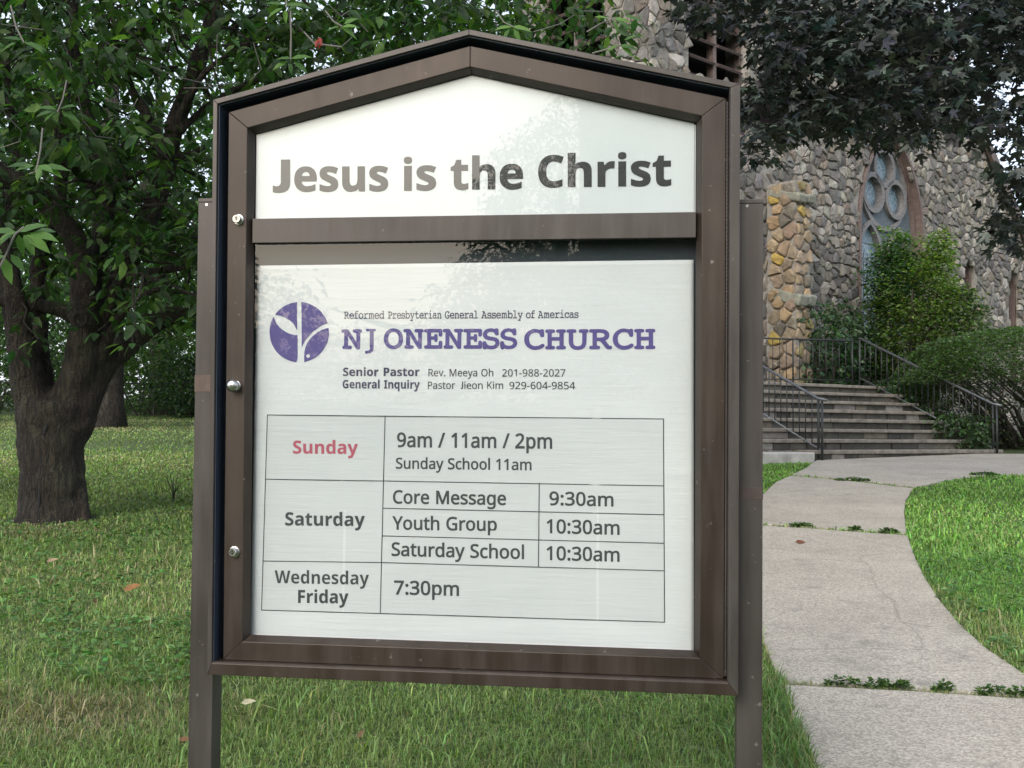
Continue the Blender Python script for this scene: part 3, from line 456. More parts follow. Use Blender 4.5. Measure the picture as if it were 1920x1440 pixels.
'mn': '7x423O4!3R3v3Y3s3h3t3p3w3v3|3z4=3~4D3~4D6?456?4#6A3v6I3s6V3t6`3w6f3|6j4E6n4d6n4n6l4u6h4w6`4w6I5:6c5Z6q5|6v6=6s6W6i6n6W6~6@7,6!7/5[7/3~7>3~7O3|7Z3t7^3h7]3_7Y3X7T3T7:3O6M3O633S6/3W6-3^6,3h6-3o6/3v633z6M3~6W3~6W5O6P5|6:6:5p6C5F685%5x4v5P4v3~5(3~5A3z5D3v5G3p5H3h5G3^5D3W5A3S5$3O',
'mo': '7x5d3G5C3I5$3P4f3[4M3k493~4(483x4Q3q4n3n503q5N3x5k4(6(486>4M6Q4e6a5$6m5C6t5d6v6)6t6G6m6b6a6z6Q726>7C6(7O5k7V5N7X507V4n7O4Q7C48723~6z3k6b3[6G3P6)3I 5d3v6D4(6n4P6|506n5l6D695d6H5(694Z5l4K504Z4Q5(4(',
'mr': '7x423O4#3R3w3Y3t3h3w3t4#3|433~4n3~4n6?4F6?456A4*6I4&6V4*6d436k4A6n516n5;6l5A6h5C6`5C6(5n6S6@6m6s6v7*6u7:6q7G6j7P6a7V6V7X6K7O657;6,6~666^6@69675n5z5C5O5C3~6U3~6d3|6l3t6o3h6i3T6S3O',
'ms': '7x4G3G493J413U4.3h4.4F414U494_4F4b4P4_4W4W4^4L4e4?4q425%4&5;3z5S3u5n3s6)3u6<3y6K4$6V406^4<6`4J6^4Y6W4f6M4m5r4v5_4v554y4o5#4S514?5C445Y405v43644>6J4P6]4j6k5-6t5S6w6A6k6F6i6K6h6R6j6a6r6n6u6z6q7%6f7(6S7(6,7%5v6z5k6n5h6f5j6]5q6Q5}66695r6G5L6L576J5%6F4u6>4k634e6(4c5x4e5k4l5a4v5Y545R5^5P6T5G6i5@6z567+5)744v794d7;4N77437,3x6v3d6[3T6<3K5r3H4i3V',
'mt': '7x5}3I5O3N5,3`4p3{4i404e4J4d4l4d6,4,6,3y6/3p673n6C3o6M3r6S3x6W4?6[4d6[4d7T4g7e4o7n4}7q5,7p537l577g5<7B5<6[6b6[6t6X6~6P7$6C6~676u6/6f6,5;6,5;4v5A4?5F435M4+5U4$5z3z6e4/7>4A7N4:7T4)7S3~7N3v7E3o6{3[6K3N',
'my': '7x4+2&3r2,3l2?3n2L3w2S4(2V4q2V5J3e4-6?3l6D3g6H3d6N3c6V3f6d3o6k3~6n4~6n5:6j5>6f5@6`5A6V5@6N5=6H586D4w6?4k6?5h4@6h6?6Z6?6<6D666H636N626V636`666f6:6j6Q6n7H6n7V6k7`6d7c6V7b6N7_6H7Z6D7A6?5J2V5X2V5y2R5~2N6$2G6%2?6!215v2*5h2&',
}
GA='!#$%&()*+,-./0123456789:;<=>?@ABCDEFGHIJKLMNOPQRSTUVWXYZ[]^_`abcdefghijklmnopqrstuvwxyz{|}~'
# ------------------------------------------------------------------ notice board (built in its own frame: X right, Y away, Z up)
TH, TI, RO = 0.1251, 0.0282, -0.0012
SN = Vector((math.sin(TH) * math.cos(TI), math.cos(TH) * math.cos(TI), math.sin(TI)))
SR = Vector((math.cos(TH), -math.sin(TH), 0)); SU = SR.cross(SN)
SR, SU = SR * math.cos(RO) + SU * math.sin(RO), -SR * math.sin(RO) + SU * math.cos(RO)
SO = CAM + SN * 2.2
def spx(px, py, n=0.0):                          # pixel -> (u, v) on the board's plane at depth n
    d = ray(px, py); t = (2.2 + n) / d.dot(SN); q = CAM + d * t - SO
    return q.dot(SR), q.dot(SU)
U0 = -0.3725; VB0 = -1.33
base = SO + SR * U0 + SU * VB0 + SN * 0.06
board = empty('notice_board', base, 'bronze metal notice board on two square posts with a peaked glazed door and white sheets', 'notice board')
board.matrix_world = Matrix(((SR.x, SN.x, SU.x, base.x), (SR.y, SN.y, SU.y, base.y), (SR.z, SN.z, SU.z, base.z), (0, 0, 0, 1)))
def L(u, n, v): return Vector((u - U0, n - 0.06, v - VB0))
def inset(poly, ws):                             # poly counter-clockwise seen from the front; ws = inset of edge i (i -> i+1)
    n = len(poly); lines = []
    for i in range(n):
        a = Vector(poly[i]); b = Vector(poly[(i + 1) % n]); d = (b - a).normalized(); nn = Vector((-d.y, d.x))
        lines.append((a + nn * ws[i], d))
    out = []
    for i in range(n):
        p, d = lines[i - 1]; q, e = lines[i]
        t = ((q - p).x * e.y - (q - p).y * e.x) / (d.x * e.y - d.y * e.x)
        out.append(tuple(p + d * t))
    return out
def member(rings, i, gap=0.0):                   # rings: list of (poly, depth) describing the section, outer front first
    n = len(rings[0][0]); j = (i + 1) % n
    A = [L(p[i][0], d, p[i][1]) for p, d in rings]; B = [L(p[j][0], d, p[j][1]) for p, d in rings]
    dirv = (B[0] - A[0]).normalized() * gap
    A = [a + dirv for a in A]; B = [b - dirv for b in B]
    k = len(A); m = MB(); fs = [tuple(range(k)), tuple(range(2 * k - 1, k - 1, -1))] + [(q, q + k, (q + 1) % k + k, (q + 1) % k) for q in range(k)]
    return m.add(A + B, fs)
P0 = [(-.9323, -.5952), (.1873, -.5952), (.1873, .6443), (-.3725, .7764), (-.9323, .6443)]
Pi = inset(P0, [.024, .0185, .011, .011, .0095])
P_in2 = inset(P0, [.0275, .021, .0125, .0125, .011])
casing = empty('casing', (0, 0, 0)); casing.parent = board
CN = ['bottom_rail', 'side_stile', 'peak_rail', 'peak_rail', 'side_stile']
for i in range(5):
    member([(P0, 0), (Pi, 0), (inset(Pi, [.004, .003, .001, .001, .001]), .004), (P_in2, .078), (P0, .078)], i, .0002).build(CN[i], M_bronze_side if i != 0 else M_bronze, casing, bevel=.0008)
for i in (2, 3, 4):
    member([(inset(Pi, [.003, .003, .0016, .0016, .0016]), .006), (inset(Pi, [.003, .003, .003, .003, .003]), .006), (inset(P_in2, [.002, .002, .003, .003, .003]), .074), (inset(P_in2, [.0005] * 5), .074)], i).build('inner_lining', M_dark, casing)
mb = MB(); bp = inset(P0, [.003] * 5); mb.prism([(p[0] - U0, p[1] - VB0) for p in bp], .070 - .06, .0775 - .06); mb.build('back_panel', M_dark, board)
# door: outer edge, inner edge and glass edge of the frame as measured
Do = [(-.9044, -.5667), (.1603, -.5667), (.1603, .6214), (-.3725, .7476), (-.9044, .6214)]
Di = [(-.8619, -.5265), (.1125, -.5265), (.1125, .5859), (-.3725, .7035), (-.8619, .5859)]
Dg = [(-.8521, -.5154), (.1012, -.5154), (.1012, .5770), (-.3725, .6935), (-.8521, .5770)]
door = empty('door', (0, 0, 0)); door.parent = board
for i in range(5):
    member([(Do, .0184), (Di, .0184), (Dg, .0405), (inset(Dg, [-.004] * 5), .048), (Do, .048)], i, .00025).build(CN[i], M_bronze, door, bevel=.0012)
rail = MB(); rail.box(-.8521 - U0 + .0005, .1012 - U0 - .0005, .027 - .06, .047 - .06, .3364 - VB0, .3894 - VB0)
rail.build('cross_rail', M_bronze_side, door, bevel=.001)
g1 = [(-.850, .3900), (.0990, .3900), (.0990, .5755), (-.3725, .6910), (-.850, .5755)]
MB().prism([(p[0] - U0, p[1] - VB0) for p in g1], .0425 - .06, .0455 - .06).build('glass_pane', M_glass, door)
MB().box(-.850 - U0, .0995 - U0, .0425 - .06, .0455 - .06, -.5135 - VB0, .3355 - VB0).build('glass_pane', M_glass, door)
# backing board behind everything and the white header panel
MB().box(-.895 - U0, .15 - U0, .0655 - .06, .0695 - .06, -.56 - VB0, .335 - VB0).build('backing_board', M_board, board)
hp = [(-.8525, .384), (.0975, .384), (.0975, .578), (-.3725, .6945), (-.8525, .578)]
header = MB().prism([(p[0] - U0, p[1] - VB0) for p in hp], .0485 - .06, .0515 - .06).build('header_panel', M_panel, board)
MB().box(.0985 - U0, .1004 - U0, .0475 - .06, .0515 - .06, .391 - VB0, .575 - VB0).build('edge_strip', M_panel, board)
# hinge, locks, knob
hg = MB(); z = -.560
while z < .612:
    hg.tube([L(.1633, .0175, z), L(.1633, .0175, z + .0072)], .0024, 6); z += .0082
hg.box(.1612 - U0, .1628 - U0, .019 - .06, .04 - .06, -.562 - VB0, .615 - VB0)
hg.build('piano_hinge', M_bronze_side, door)
def lock(px, py, knob=False):
    u, v = spx(px, py, .006)
    l = MB(); l.tube([L(u, .0184, v), L(u, .0172, v), L(u, .0166, v)], [.0118, .0118, .0105], 20); 
    if knob:
        prof = [(.0172, .006), (.012, .006), (.009, .0105), (.004, .0135), (-.002, .0128), (-.006, .0085), (-.0075, .004)]
        l.tube([L(u, d, v) for d, r in prof], [r for d, r in prof], 20)
        o = l.build('knob', M_chrome, door, smooth=True)
    else:
        prof = [(.0172, .0092), (.0062, .0092), (.0050, .0080), (.0050, .0062), (.0056, .006)]
        l.tube([L(u, d, v) for d, r in prof], [r for d, r in prof], 20)
        o = l.build('lock', M_chrome, door)
    s = MB(); s.box(u - U0 - (.0009 if not knob else .0016), u - U0 + (.0009 if not knob else .0016), (.0046 if not knob else -.0079) - .06, .0075 - .06, v - VB0 - (.0034 if not knob else .0016), v - VB0 + .0034 * (1 if not knob else .5))
    s.build('keyhole', M_black, o)
lock(443, 410); lock(437.5, 723, True); lock(435.5, 1036)
# posts
def post(name, tl, tr, bl, side):
    n0 = .05; u0, v0 = spx(*tl, n0); u1, _ = spx(*tr, n0); ub, vb = spx(*bl, n0); w_ = u1 - u0
    k = (ub - u0) / (v0 - vb); vbot = VB0 - .06; ubot = u0 + k * (v0 - vbot)
    m = MB(); 
    for q, (uu, vv) in enumerate([(ubot, vbot), (u0, v0)]): pass
    sec = [(0, 0), (w_, 0), (w_, .052), (0, .052)]
    A = [L(ubot + a, n0 + b, vbot) for a, b in sec]; B = [L(u0 + a, n0 + b, v0 - .009) for a, b in sec]
    m.add(A + B, [(3, 2, 1, 0), (4, 5, 6, 7)] + [(i, (i + 1) % 4, (i + 1) % 4 + 4, i + 4) for i in range(4)])
    p = m.build(name, M_bronze_side, board, bevel=.0012)
    c = MB(); c.box(u0 - U0 - .0008, u0 - U0 + w_ + .0008, n0 - .06 - .0008, n0 - .06 + .0528, v0 - .0084 - VB0, v0 - VB0); c.build('post_cap', M_bronze_side, p, bevel=.001)
    s = MB(); s.tube([L(u0 + w_ * .36, n0 - .0008, v0 - .014), L(u0 + w_ * .36, n0 + .002, v0 - .014)], .0032, 10); s.build('screw', M_chrome, p)
    return p, u0, w_, k, v0, n0
pl_, u0, w_, k, v0, n0 = post('post', (372, 372), (415.5, 372), (352, 1440), 0)
_, vt = spx(385, 703, .05); t_ = MB(); t_.box(u0 + k * (v0 - vt) - U0 - .0007, u0 + k * (v0 - vt) - U0 + w_ * .75, n0 - .06 - .0009, n0 - .06 + .03, vt - .037 - VB0, vt - VB0)
M_tape = plain('brown_weathered_tape', (.10, .068, .055), .6, ns=30)
t_.build('tape_band', M_tape, pl_)
pr_, u0, w_, k, v0, n0 = post('post', (1384, 374), (1431.5, 374), (1381, 1440), 1)
_, vt = spx(1410, 914, .05); t_ = MB(); t_.box(u0 + k * (v0 - vt) - U0 + .004, u0 + k * (v0 - vt) - U0 + w_ + .0007, n0 - .06 - .0009, n0 - .06 + .03, vt - .024 - VB0, vt - VB0)
t_.build('tape_band', plain('dull_brown_tape', (.062, .045, .04), .6, ns=30), pr_)

# poster: a rippled sheet behind the glass
NP = .058
poster_c = [spx(468, 1240, NP), spx(1301, 1245, NP), spx(1300.5, 487, NP), spx(482, 498, NP)]
nx, nz = 110, 90; V = []; F = []
pc = [Vector(c) for c in poster_c]
def ripple(u, v):                                # how far the paper stands off its plane
    b = (v - pc[0].y) / (pc[3].y - pc[0].y); xl = pc[0].x + (pc[3].x - pc[0].x) * b; xr = pc[1].x + (pc[2].x - pc[1].x) * b; a = (u - xl) / (xr - xl)
    rp = .0003 * math.sin(b * 70 + 3 * math.sin(a * 7)) * (.4 + .6 * math.sin(a * 9) ** 2)
    for cr in (.215, .79): rp -= .0007 * math.exp(-((a - cr - .004 * math.sin(b * 9)) / .009) ** 2)
    rp += .0024 * max(0, (a - .93) / .07) ** 2 + .0012 * math.sin(a * 5) - .0013 * math.exp(-((b - .49) / .01) ** 2) * max(0, a - .8) * 5
    return rp + .001
for j in range(nz + 1):
    for i in range(nx + 1):
        a, b = i / nx, j / nz
        p = (Vector(poster_c[0]) * (1 - a) + Vector(poster_c[1]) * a) * (1 - b) + (Vector(poster_c[3]) * (1 - a) + Vector(poster_c[2]) * a) * b
        V.append(L(p.x, NP + ripple(p.x, p.y), p.y))
for j in range(nz):
    for i in range(nx):
        q = j * (nx + 1) + i; F.append((q, q + 1, q + nx + 2, q + nx + 1))
pm = bpy.data.meshes.new('poster'); pm.from_pydata([tuple(v) for v in V], [], F); pm.materials.append(M_poster); pm.polygons.foreach_set('use_smooth', [True] * len(F))
poster = link('poster', pm); poster.matrix_world = board.matrix_world.copy()
sol = poster.modifiers.new('thick', 'SOLIDIFY'); sol.thickness = .0004; sol.offset = -1
tag(poster, 'white paper service schedule with purple emblem and ruled table behind the lower glass', 'poster')

def dec(s):
    return (GA.index(s[0]) * len(GA) + GA.index(s[1]) - 1500) / 1000
def glyph(k):
    s = GLYPHS[k]; adv = dec(s[:2]); sp = []
    for part in s[2:].split(' '):
        q = []
        for i in range(0, len(part), 4):
            p = (dec(part[i:i + 2]), dec(part[i + 2:i + 4]))
            if not q or math.dist(p, q[-1]) > .0075: q.append(p)
        if math.dist(q[0], q[-1]) < .0075: q.pop()
        sp.append(q)
    return adv, sp
JB = [(.27, 1), (.54, 1), (.54, .27), (.52, .14), (.45, .04), (.35, -.015), (.20, -.035), (.06, -.03), (0, -.01), (0, .17), (.08, .145), (.16, .15), (.23, .19), (.265, .27)]
JR = [(.17, 1), (.31, 1), (.31, .2), (.28, .08), (.21, 0), (.12, -.02), (0, -.01), (0, .12), (.09, .11), (.15, .14), (.17, .21)]
JM = [(.06, 1), (.535, 1), (.535, .88), (.43, .88), (.43, .02), (.39, -.12), (.29, -.21), (.12, -.235), (0, -.23), (0, -.09), (.10, -.095), (.19, -.07), (.235, 0), (.235, .88), (.06, .88)]
CAPS = {}
for fnt, ch in (('b', 'I'), ('r', 'M'), ('m', 'H')):
    CAPS[fnt] = max(y for s in glyph(fnt + ch)[1] for x, y in s)
def thicken(splines, off):                       # push every outline outwards along its mitred normals
    def area(p): return sum(p[i - 1][0] * p[i][1] - p[i][0] * p[i - 1][1] for i in range(len(p)))
    sg = 1 if area(max(splines, key=lambda p: abs(area(p)))) > 0 else -1; out = []
    for p in splines:
        p = [q for i, q in enumerate(p) if math.dist(q, p[i - 1]) > 1e-6]; n = len(p); r = []
        for i in range(n):
            a = Vector(p[i]) - Vector(p[i - 1]); b = Vector(p[(i + 1) % n]) - Vector(p[i]); a.normalize(); b.normalize()
            na = Vector((a.y, -a.x)); nb = Vector((b.y, -b.x)); m = na + nb
            if m.length < 1e-4: m = na
            m.normalize(); k = max(.6 if a.cross(b) * sg > 0 else .12, m.dot(na)); r.append((p[i][0] + m.x * off * sg / k, p[i][1] + m.y * off * sg / k))
        out.append(r)
    return out
def flat(name, splines, mt, parent, n, off=0.0):
    cu = bpy.data.curves.new(name, 'CURVE'); cu.dimensions = '2D'; cu.fill_mode = 'FRONT'; cu.resolution_u = 1
    if off: splines = thicken(splines, off)
    for pts in splines:
        sp = cu.splines.new('POLY'); sp.points.add(len(pts) - 1); sp.use_cyclic_u = True
        sp.points.foreach_set('co', [c for p in pts for c in (p[0] * 200, p[1] * 200, 0, 1)])
    to = bpy.data.objects.new(name, cu); COL.objects.link(to)
    dg_ = bpy.context.evaluated_depsgraph_get(); me = bpy.data.meshes.new_from_object(to.evaluated_get(dg_))
    bpy.data.objects.remove(to); bpy.data.curves.remove(cu)
    me.name = name; me.materials.clear(); me.materials.append(mt)
    # curve XY -> board frame X,Z
    for v in me.vertices: v.co = v.co / 200
    for v in me.vertices: v.co = L(v.co.x, n + (ripple(v.co.x, v.co.y) if parent == poster else 0), v.co.y)
    return link(name, me, parent)
def text(body, font, p0, p1, cap, off, mt, parent, n, track=0.0):
    a = Vector(spx(*p0, n)); b = Vector(spx(*p1, n)); cv = Vector(spx(p0[0], p0[1] - cap, n)) - a
    x = 0; sp = []; CH = CAPS[font]; lo = 9; hi = -9
    for ch in body:
        if ch == ' ': x += .24; continue
        if ch == 'J':
            J = {'b': JB, 'r': JR, 'm': JM}[font]; g = [[(q[0] * CH, q[1] * CH) for q in J]]; adv = max(q[0] for q in J) * CH + .05
        else: adv, g = glyph(font + ch)
        if font == 'm':
            xl = min(q[0] for s in g for q in s); g = [[(q[0] - xl, q[1]) for q in s] for s in g]; adv = max(q[0] for s in g for q in s) + .035
        if len(g) == 0: continue
        sp.append([[(q[0] + x, q[1]) for q in s] for s in g])
        lo = min(lo, min(q[0] for s in g for q in s) + x); hi = max(hi, max(q[0] for s in g for q in s) + x)
        x += adv + track
    W = hi - lo; e = (b - a) / W; cu = cv / CH
    obs = [flat('lettering', [[tuple(a + e * (q[0] - lo) + cu * q[1]) for q in s] for s in g], mt, parent, n - .00002 * (i_ % 2), off) for i_, g in enumerate(sp)]
    bm = bmesh.new()
    for o in obs: bm.from_mesh(o.data)
    bm.to_mesh(obs[0].data); bm.free()
    for o in obs[1:]: bpy.data.objects.remove(o)
    return obs[0]
NH = .0476
for wd, p0, p1, tr in (('Jesus', (512.3, 358.8), (727, 357.6), 0), ('is', (758, 356.8), (817, 356), 0), ('the', (845.8, 355), (979.7, 353.6), 0), ('Christ', (1010, 350.8), (1257.6, 347.4), .0)):
    text(wd, 'b', p0, p1, 58.5, .0012, M_ink_black, header, NH, tr)
NT = NP - .0007
for args in (
    ('Reformed', 'm', (644.6, 597.5), (720, 597.3), 13.2, .00022, M_ink_navy), ('Presbyterian', 'm', (727, 597.2), (827.5, 597), 13.2, .00022, M_ink_navy),
    ('General', 'm', (833.8, 597), (896, 596.8), 13.2, .00022, M_ink_navy), ('Assembly', 'm', (902.3, 596.8), (980, 596.6), 13.2, .00022, M_ink_navy),
    ('of', 'm', (986, 596.5), (1003, 596.5), 13.2, .00022, M_ink_navy), ('Americas', 'm', (1008.5, 596.4), (1084.6, 596), 13.2, .00022, M_ink_navy),
    ('N', 'm', (641, 653.5), (677, 653.5), 35, .0016, M_ink_purple), ('J', 'm', (684, 654), (704, 654), 37.5, 0, M_ink_purple),
    ('ONENESS', 'm', (720.5, 652.4), (968.5, 652.6), 34.5, .0016, M_ink_purple), ('CHURCH', 'm', (984, 654), (1227.5, 653.4), 35, .0016, M_ink_purple),
    ('Senior Pastor', 'b', (643, 704.8), (786, 705), 15.3, .0003, M_ink_navy), ('General Inquiry', 'b', (642, 728), (786.5, 728.6), 15.3, .0003, M_ink_navy),
    ('Rev. Meeya Oh', 'r', (803, 705.4), (924.6, 705.6), 13.5, .0002, M_ink_grey), ('201-988-2027', 'r', (941.5, 705.8), (1060, 706), 13.5, .0002, M_ink_grey),
    ('Pastor', 'r', (802, 729), (853, 729), 13.5, .0002, M_ink_grey), ('Jieon Kim', 'r', (864, 729), (943, 729.3), 13.5, .0002, M_ink_grey), ('929-604-9854', 'r', (955, 729.5), (1078.3, 729.8), 13.5, .0002, M_ink_grey),
    ('Sunday', 'b', (549, 850.4), (670.4, 851.2), 24, .0003, M_ink_red),
    ('9am / 11am / 2pm', 'r', (744.8, 837.9), (1034.6, 840.8), 26.3, .0010, M_ink_grey), ('Sunday School 11am', 'r', (742.2, 878.5), (996, 881.5), 19.8, .0007, M_ink_grey),
    ('Core Message', 'r', (736.9, 943.8), (948, 946.7), 24, .0009, M_ink_grey), ('9:30am', 'r', (1030.8, 946.7), (1149.6, 949.2), 24.5, .0009, M_ink_grey),
    ('Saturday', 'b', (534.4, 985.3), (683.5, 986.7), 24.5, .0003, M_ink_grey), ('Youth Group', 'r', (736, 992.7), (930.8, 995.4), 24, .0009, M_ink_grey),
    ('10:30am', 'r', (1025.6, 999.2), (1161, 1002.3), 25, .0009, M_ink_grey), ('Saturday School', 'r', (734.3, 1042.1), (981.9, 1048), 24.5, .0009, M_ink_grey),
    ('10:30am', 'r', (1025.6, 1049.6), (1161, 1052.7), 25, .0009, M_ink_grey), ('Wednesday', 'b', (514.6, 1093.6), (691.4, 1096.6), 24, 0, M_ink_grey),
    ('Friday', 'b', (558.6, 1130.6), (652.8, 1131.8), 24, .0003, M_ink_grey), ('7:30pm', 'r', (739.3, 1114.4), (859.6, 1117), 25, .0010, M_ink_grey)):
    text(*args, poster, NT)
# ruled table: light grey ground, thin lines
tg = [spx(*p, NT + .0008) for p in ((490, 1144), (1246, 1166.5), (1244, 785.5), (501, 778))]
gv = []; gf = []
for j in range(41):
    for i in range(61):
        q = (Vector(tg[0]).lerp(Vector(tg[1]), i / 60)).lerp(Vector(tg[3]).lerp(Vector(tg[2]), i / 60), j / 40); gv.append(L(q.x, NP - .0002 + ripple(q.x, q.y), q.y))
        if i < 60 and j < 40: k_ = j * 61 + i; gf.append((k_, k_ + 1, k_ + 62, k_ + 61))
gm = bpy.data.meshes.new('table_ground'); gm.from_pydata([tuple(v) for v in gv], [], gf); gm.polygons.foreach_set('use_smooth', [True] * len(gf)); gm.materials.append(M_tabgr); link('table_ground', gm, poster)
def line(a, b, wpx=1.7):
    a = Vector(spx(*a, NT)); b = Vector(spx(*b, NT)); d = (b - a).normalized(); nn = Vector((-d.y, d.x)) * wpx * .00056; a -= d * .0008; b += d * .0008
    return [tuple(a.lerp(b, t / 24) - nn) for t in range(25)] + [tuple(a.lerp(b, t / 24) + nn) for t in range(24, -1, -1)]
for k_, (a, b) in enumerate((((501, 778), (1244, 785.5)), ((490, 1144), (1246, 1166.5)), ((501, 778), (490, 1144)), ((1244, 785.5), (1246, 1166.5)), ((721.5, 780), (712.5, 1150)),
             ((498, 898.5), (720, 902)), ((720, 902), (1243.5, 911)), ((718, 953), (1243.5, 965)), ((717, 1005), (1243.5, 1018.5)), ((493.5, 1052), (715, 1055)), ((715, 1055), (1243.5, 1070)), ((1011, 906), (1009.5, 1063)))):
    flat('table_rule', [line(a, b)], M_ink_grey, poster, NT - .00003 * k_)
# emblem: a split disc with a leaf and a stem
def arc(a0, a1, n=22):
    return [(645 + 446 * math.cos(math.radians(a0 + (a1 - a0) * i / n)), 662 - 453 * math.sin(math.radians(a0 + (a1 - a0) * i / n))) for i in range(n + 1)]
EA = [(615, 640), (560, 540), (510, 490), (440, 445), (370, 418), (282, 402)] + arc(144, 94)
EB = [(262, 435), (310, 540), (350, 590), (400, 630), (450, 662), (500, 685), (560, 702), (620, 708), (620, 1050), (612, 1085), (600, 1115)] + arc(264, 152)[1:]
EC = arc(86, 17) + [(1000, 555), (940, 590), (850, 660), (790, 720), (740, 785), (705, 840), (683, 885)]
ED = [(1085, 595), (1040, 605), (980, 630), (920, 660), (860, 708), (800, 770), (760, 830), (735, 895), (722, 960), (718, 1040), (720, 1115)] + arc(-80, 8)[1:]
EH = [(777 + 27 * math.cos(a * .5236), 1020 + 27 * math.sin(a * .5236)) for a in range(12)]
for nm, ss in (('emblem', [EA]), ('emblem', [EB]), ('emblem', [EC]), ('emblem', [ED, EH])):
    flat(nm, [[spx(480 + x / 8, 540 + y / 8, NT) for x, y in s] for s in ss], M_ink_purple, poster, NT)
# ------------------------------------------------------------------ ground and path
xs = np.concatenate([np.linspace(-70, -14, 29), np.linspace(-13.5, 18, 127), np.linspace(19, 80, 31)]); ys = np.concatenate([np.linspace(-60, -1, 22), np.linspace(0, 45, 180), np.linspace(46, 110, 30)])
X, Y = np.meshgrid(xs, ys); Z = terr(X, Y) + .010 * np.sin(X * 2.1 + np.sin(Y * 1.3)) * np.sin(Y * 1.7) * np.clip(np.abs(X - 2.5) / 3, .15, 1)
nx_, ny_ = len(xs), len(ys); I = np.arange(nx_ * ny_).reshape(ny_, nx_)
Q = np.stack([I[:-1, :-1], I[:-1, 1:], I[1:, 1:], I[1:, :-1]], -1).reshape(-1, 4)
lawn = link('lawn', np_mesh('lawn', np.stack([X, Y, Z], -1).reshape(-1, 3), Q, None, True, M_ground)); tag(lawn, kind='structure')
PATH = []
def slab(pxs, parent, wz=.022, matl=None, name='slab'):
    g_ = [ground(*p) for p in pxs]; poly = [(p.x, p.y) for p in g_]; PATH.append(poly)
    bm = bmesh.new(); vs_ = [bm.verts.new((p.x, p.y, p.z + wz)) for p in g_]; f = bm.faces.new(vs_)
    bmesh.ops.triangulate(bm, faces=[f]); 
    bmesh.ops.subdivide_edges(bm, edges=[e for e in bm.edges if e.calc_length() > .5], cuts=2, use_grid_fill=True)
    for v in bm.verts: v.co.z = float(terr(v.co.x, v.co.y)) + wz
    r = bmesh.ops.extrude_face_region(bm, geom=list(bm.faces)); 
    for v in [e for e in r['geom'] if isinstance(e, bmesh.types.BMVert)]: v.co.z -= .12
    bmesh.ops.recalc_face_normals(bm, faces=bm.faces)
    m = bpy.data.meshes.new(name); bm.to_mesh(m); bm.free(); m.materials.append(matl or M_conc)
    o = link(name, m, parent); b = o.modifiers.new('b', 'BEVEL'); b.width = .008; b.segments = 2; b.limit_method = 'ANGLE'; b.angle_limit = .9
    return o
path = empty('path', (3, 6, float(terr(3, 6)))); tag(path, kind='structure')
def lerp(a, b, t): return (a[0] + (b[0] - a[0]) * t, a[1] + (b[1] - a[1]) * t)
def sl(pxs, nm='slab'):
    o = slab(pxs, path, name=nm); o.matrix_parent_inverse = path.matrix_world.inverted(); o.matrix_parent_inverse = Matrix.Translation(-path.location)
    return o
sl([(1590, 1700), (1555, 1560), (1520, 1440), (1492, 1380), (1466, 1293), (1700, 1305), (1950, 1322), (2300, 1345), (2800, 1700)])
sl([(1462, 1287), (1432, 1210), (1410, 1100), (1400, 988), (1560, 999), (1702, 1009), (1712, 1040), (1732, 1085), (1762, 1132), (1800, 1178), (1850, 1224), (1925, 1275), (2010, 1320), (1700, 1299)])
sl([(1400, 985), (1406, 962), (1428, 932), (1455, 907), (1482, 895), (1600, 906), (1712, 919), (1698, 942), (1695, 965), (1701, 1006), (1560, 996)])
sl([(1484, 893), (1510, 881), (1530, 866), (1545, 860), (1640, 856), (1760, 853), (1880, 853), (1990, 855), (2300, 860), (2300, 900), (1960, 893), (1860, 893), (1795, 900), (1750, 909), (1716, 917), (1600, 903)])
def in_path(x, y, grow=0.0):
    r = np.zeros(len(x), bool)
    for poly in PATH:
        c = np.zeros(len(x), bool); n = len(poly)
        for i in range(n):
            x0, y0 = poly[i]; x1, y1 = poly[(i + 1) % n]
            cnd = ((y0 > y) != (y1 > y)); xx = (x1 - x0) * (y - y0) / (y1 - y0 + 1e-12) + x0
            c ^= cnd & (x < xx)
        r |= c
    return r
# ------------------------------------------------------------------ stone church
A = Vector((.755, .656, 0)).normalized(); Bv = Vector((-A.y, A.x, 0)); NA = Vector((A.y, -A.x, 0)); NB = Vector((-A.x, -A.y, 0))
C0 = Vector((2.35, 18.4, 0)); C1 = C0 + A * 3.55
ZB = 1.2
church = empty('stone_church', (C1.x, C1.y, 1.2), 'rubble stone church with louvred tower, buttress and tall pointed stained glass window', 'church')
def chl(o):
    o.matrix_parent_inverse = Matrix.Translation(-church.location); return o
def frame(O, X_, N_):                            # local x along the wall, y inward (away from N_), z up
    return Matrix(((X_.x, -N_.x, 0, O.x), (X_.y, -N_.y, 0, O.y), (0, 0, 1, O.z), (0, 0, 0, 1)))
F_A = frame(C0, A, NA); F_B = frame(C0, Bv, NB)
def wall_holes(name, outer, holes, thick, M, matl, parent, y0=0.0):
    cu = bpy.data.curves.new(name, 'CURVE'); cu.dimensions = '2D'; cu.fill_mode = 'BOTH'; cu.extrude = thick / 2
    for pts in [outer] + holes:
        sp = cu.splines.new('POLY'); sp.points.add(len(pts) - 1); sp.use_cyclic_u = True
        sp.points.foreach_set('co', [c for p in pts for c in (p[0], p[1], 0, 1)])
    to = bpy.data.objects.new(name, cu); COL.objects.link(to)
    me = bpy.data.meshes.new_from_object(to.evaluated_get(bpy.context.evaluated_depsgraph_get())); bpy.data.objects.remove(to)
    me.materials.clear(); me.materials.append(matl)
    for v in me.vertices: v.co = M @ Vector((v.co.x, y0 + thick / 2 - v.co.z, v.co.y))
    return chl(link(name, me, parent)) if parent == church else link(name, me, parent)
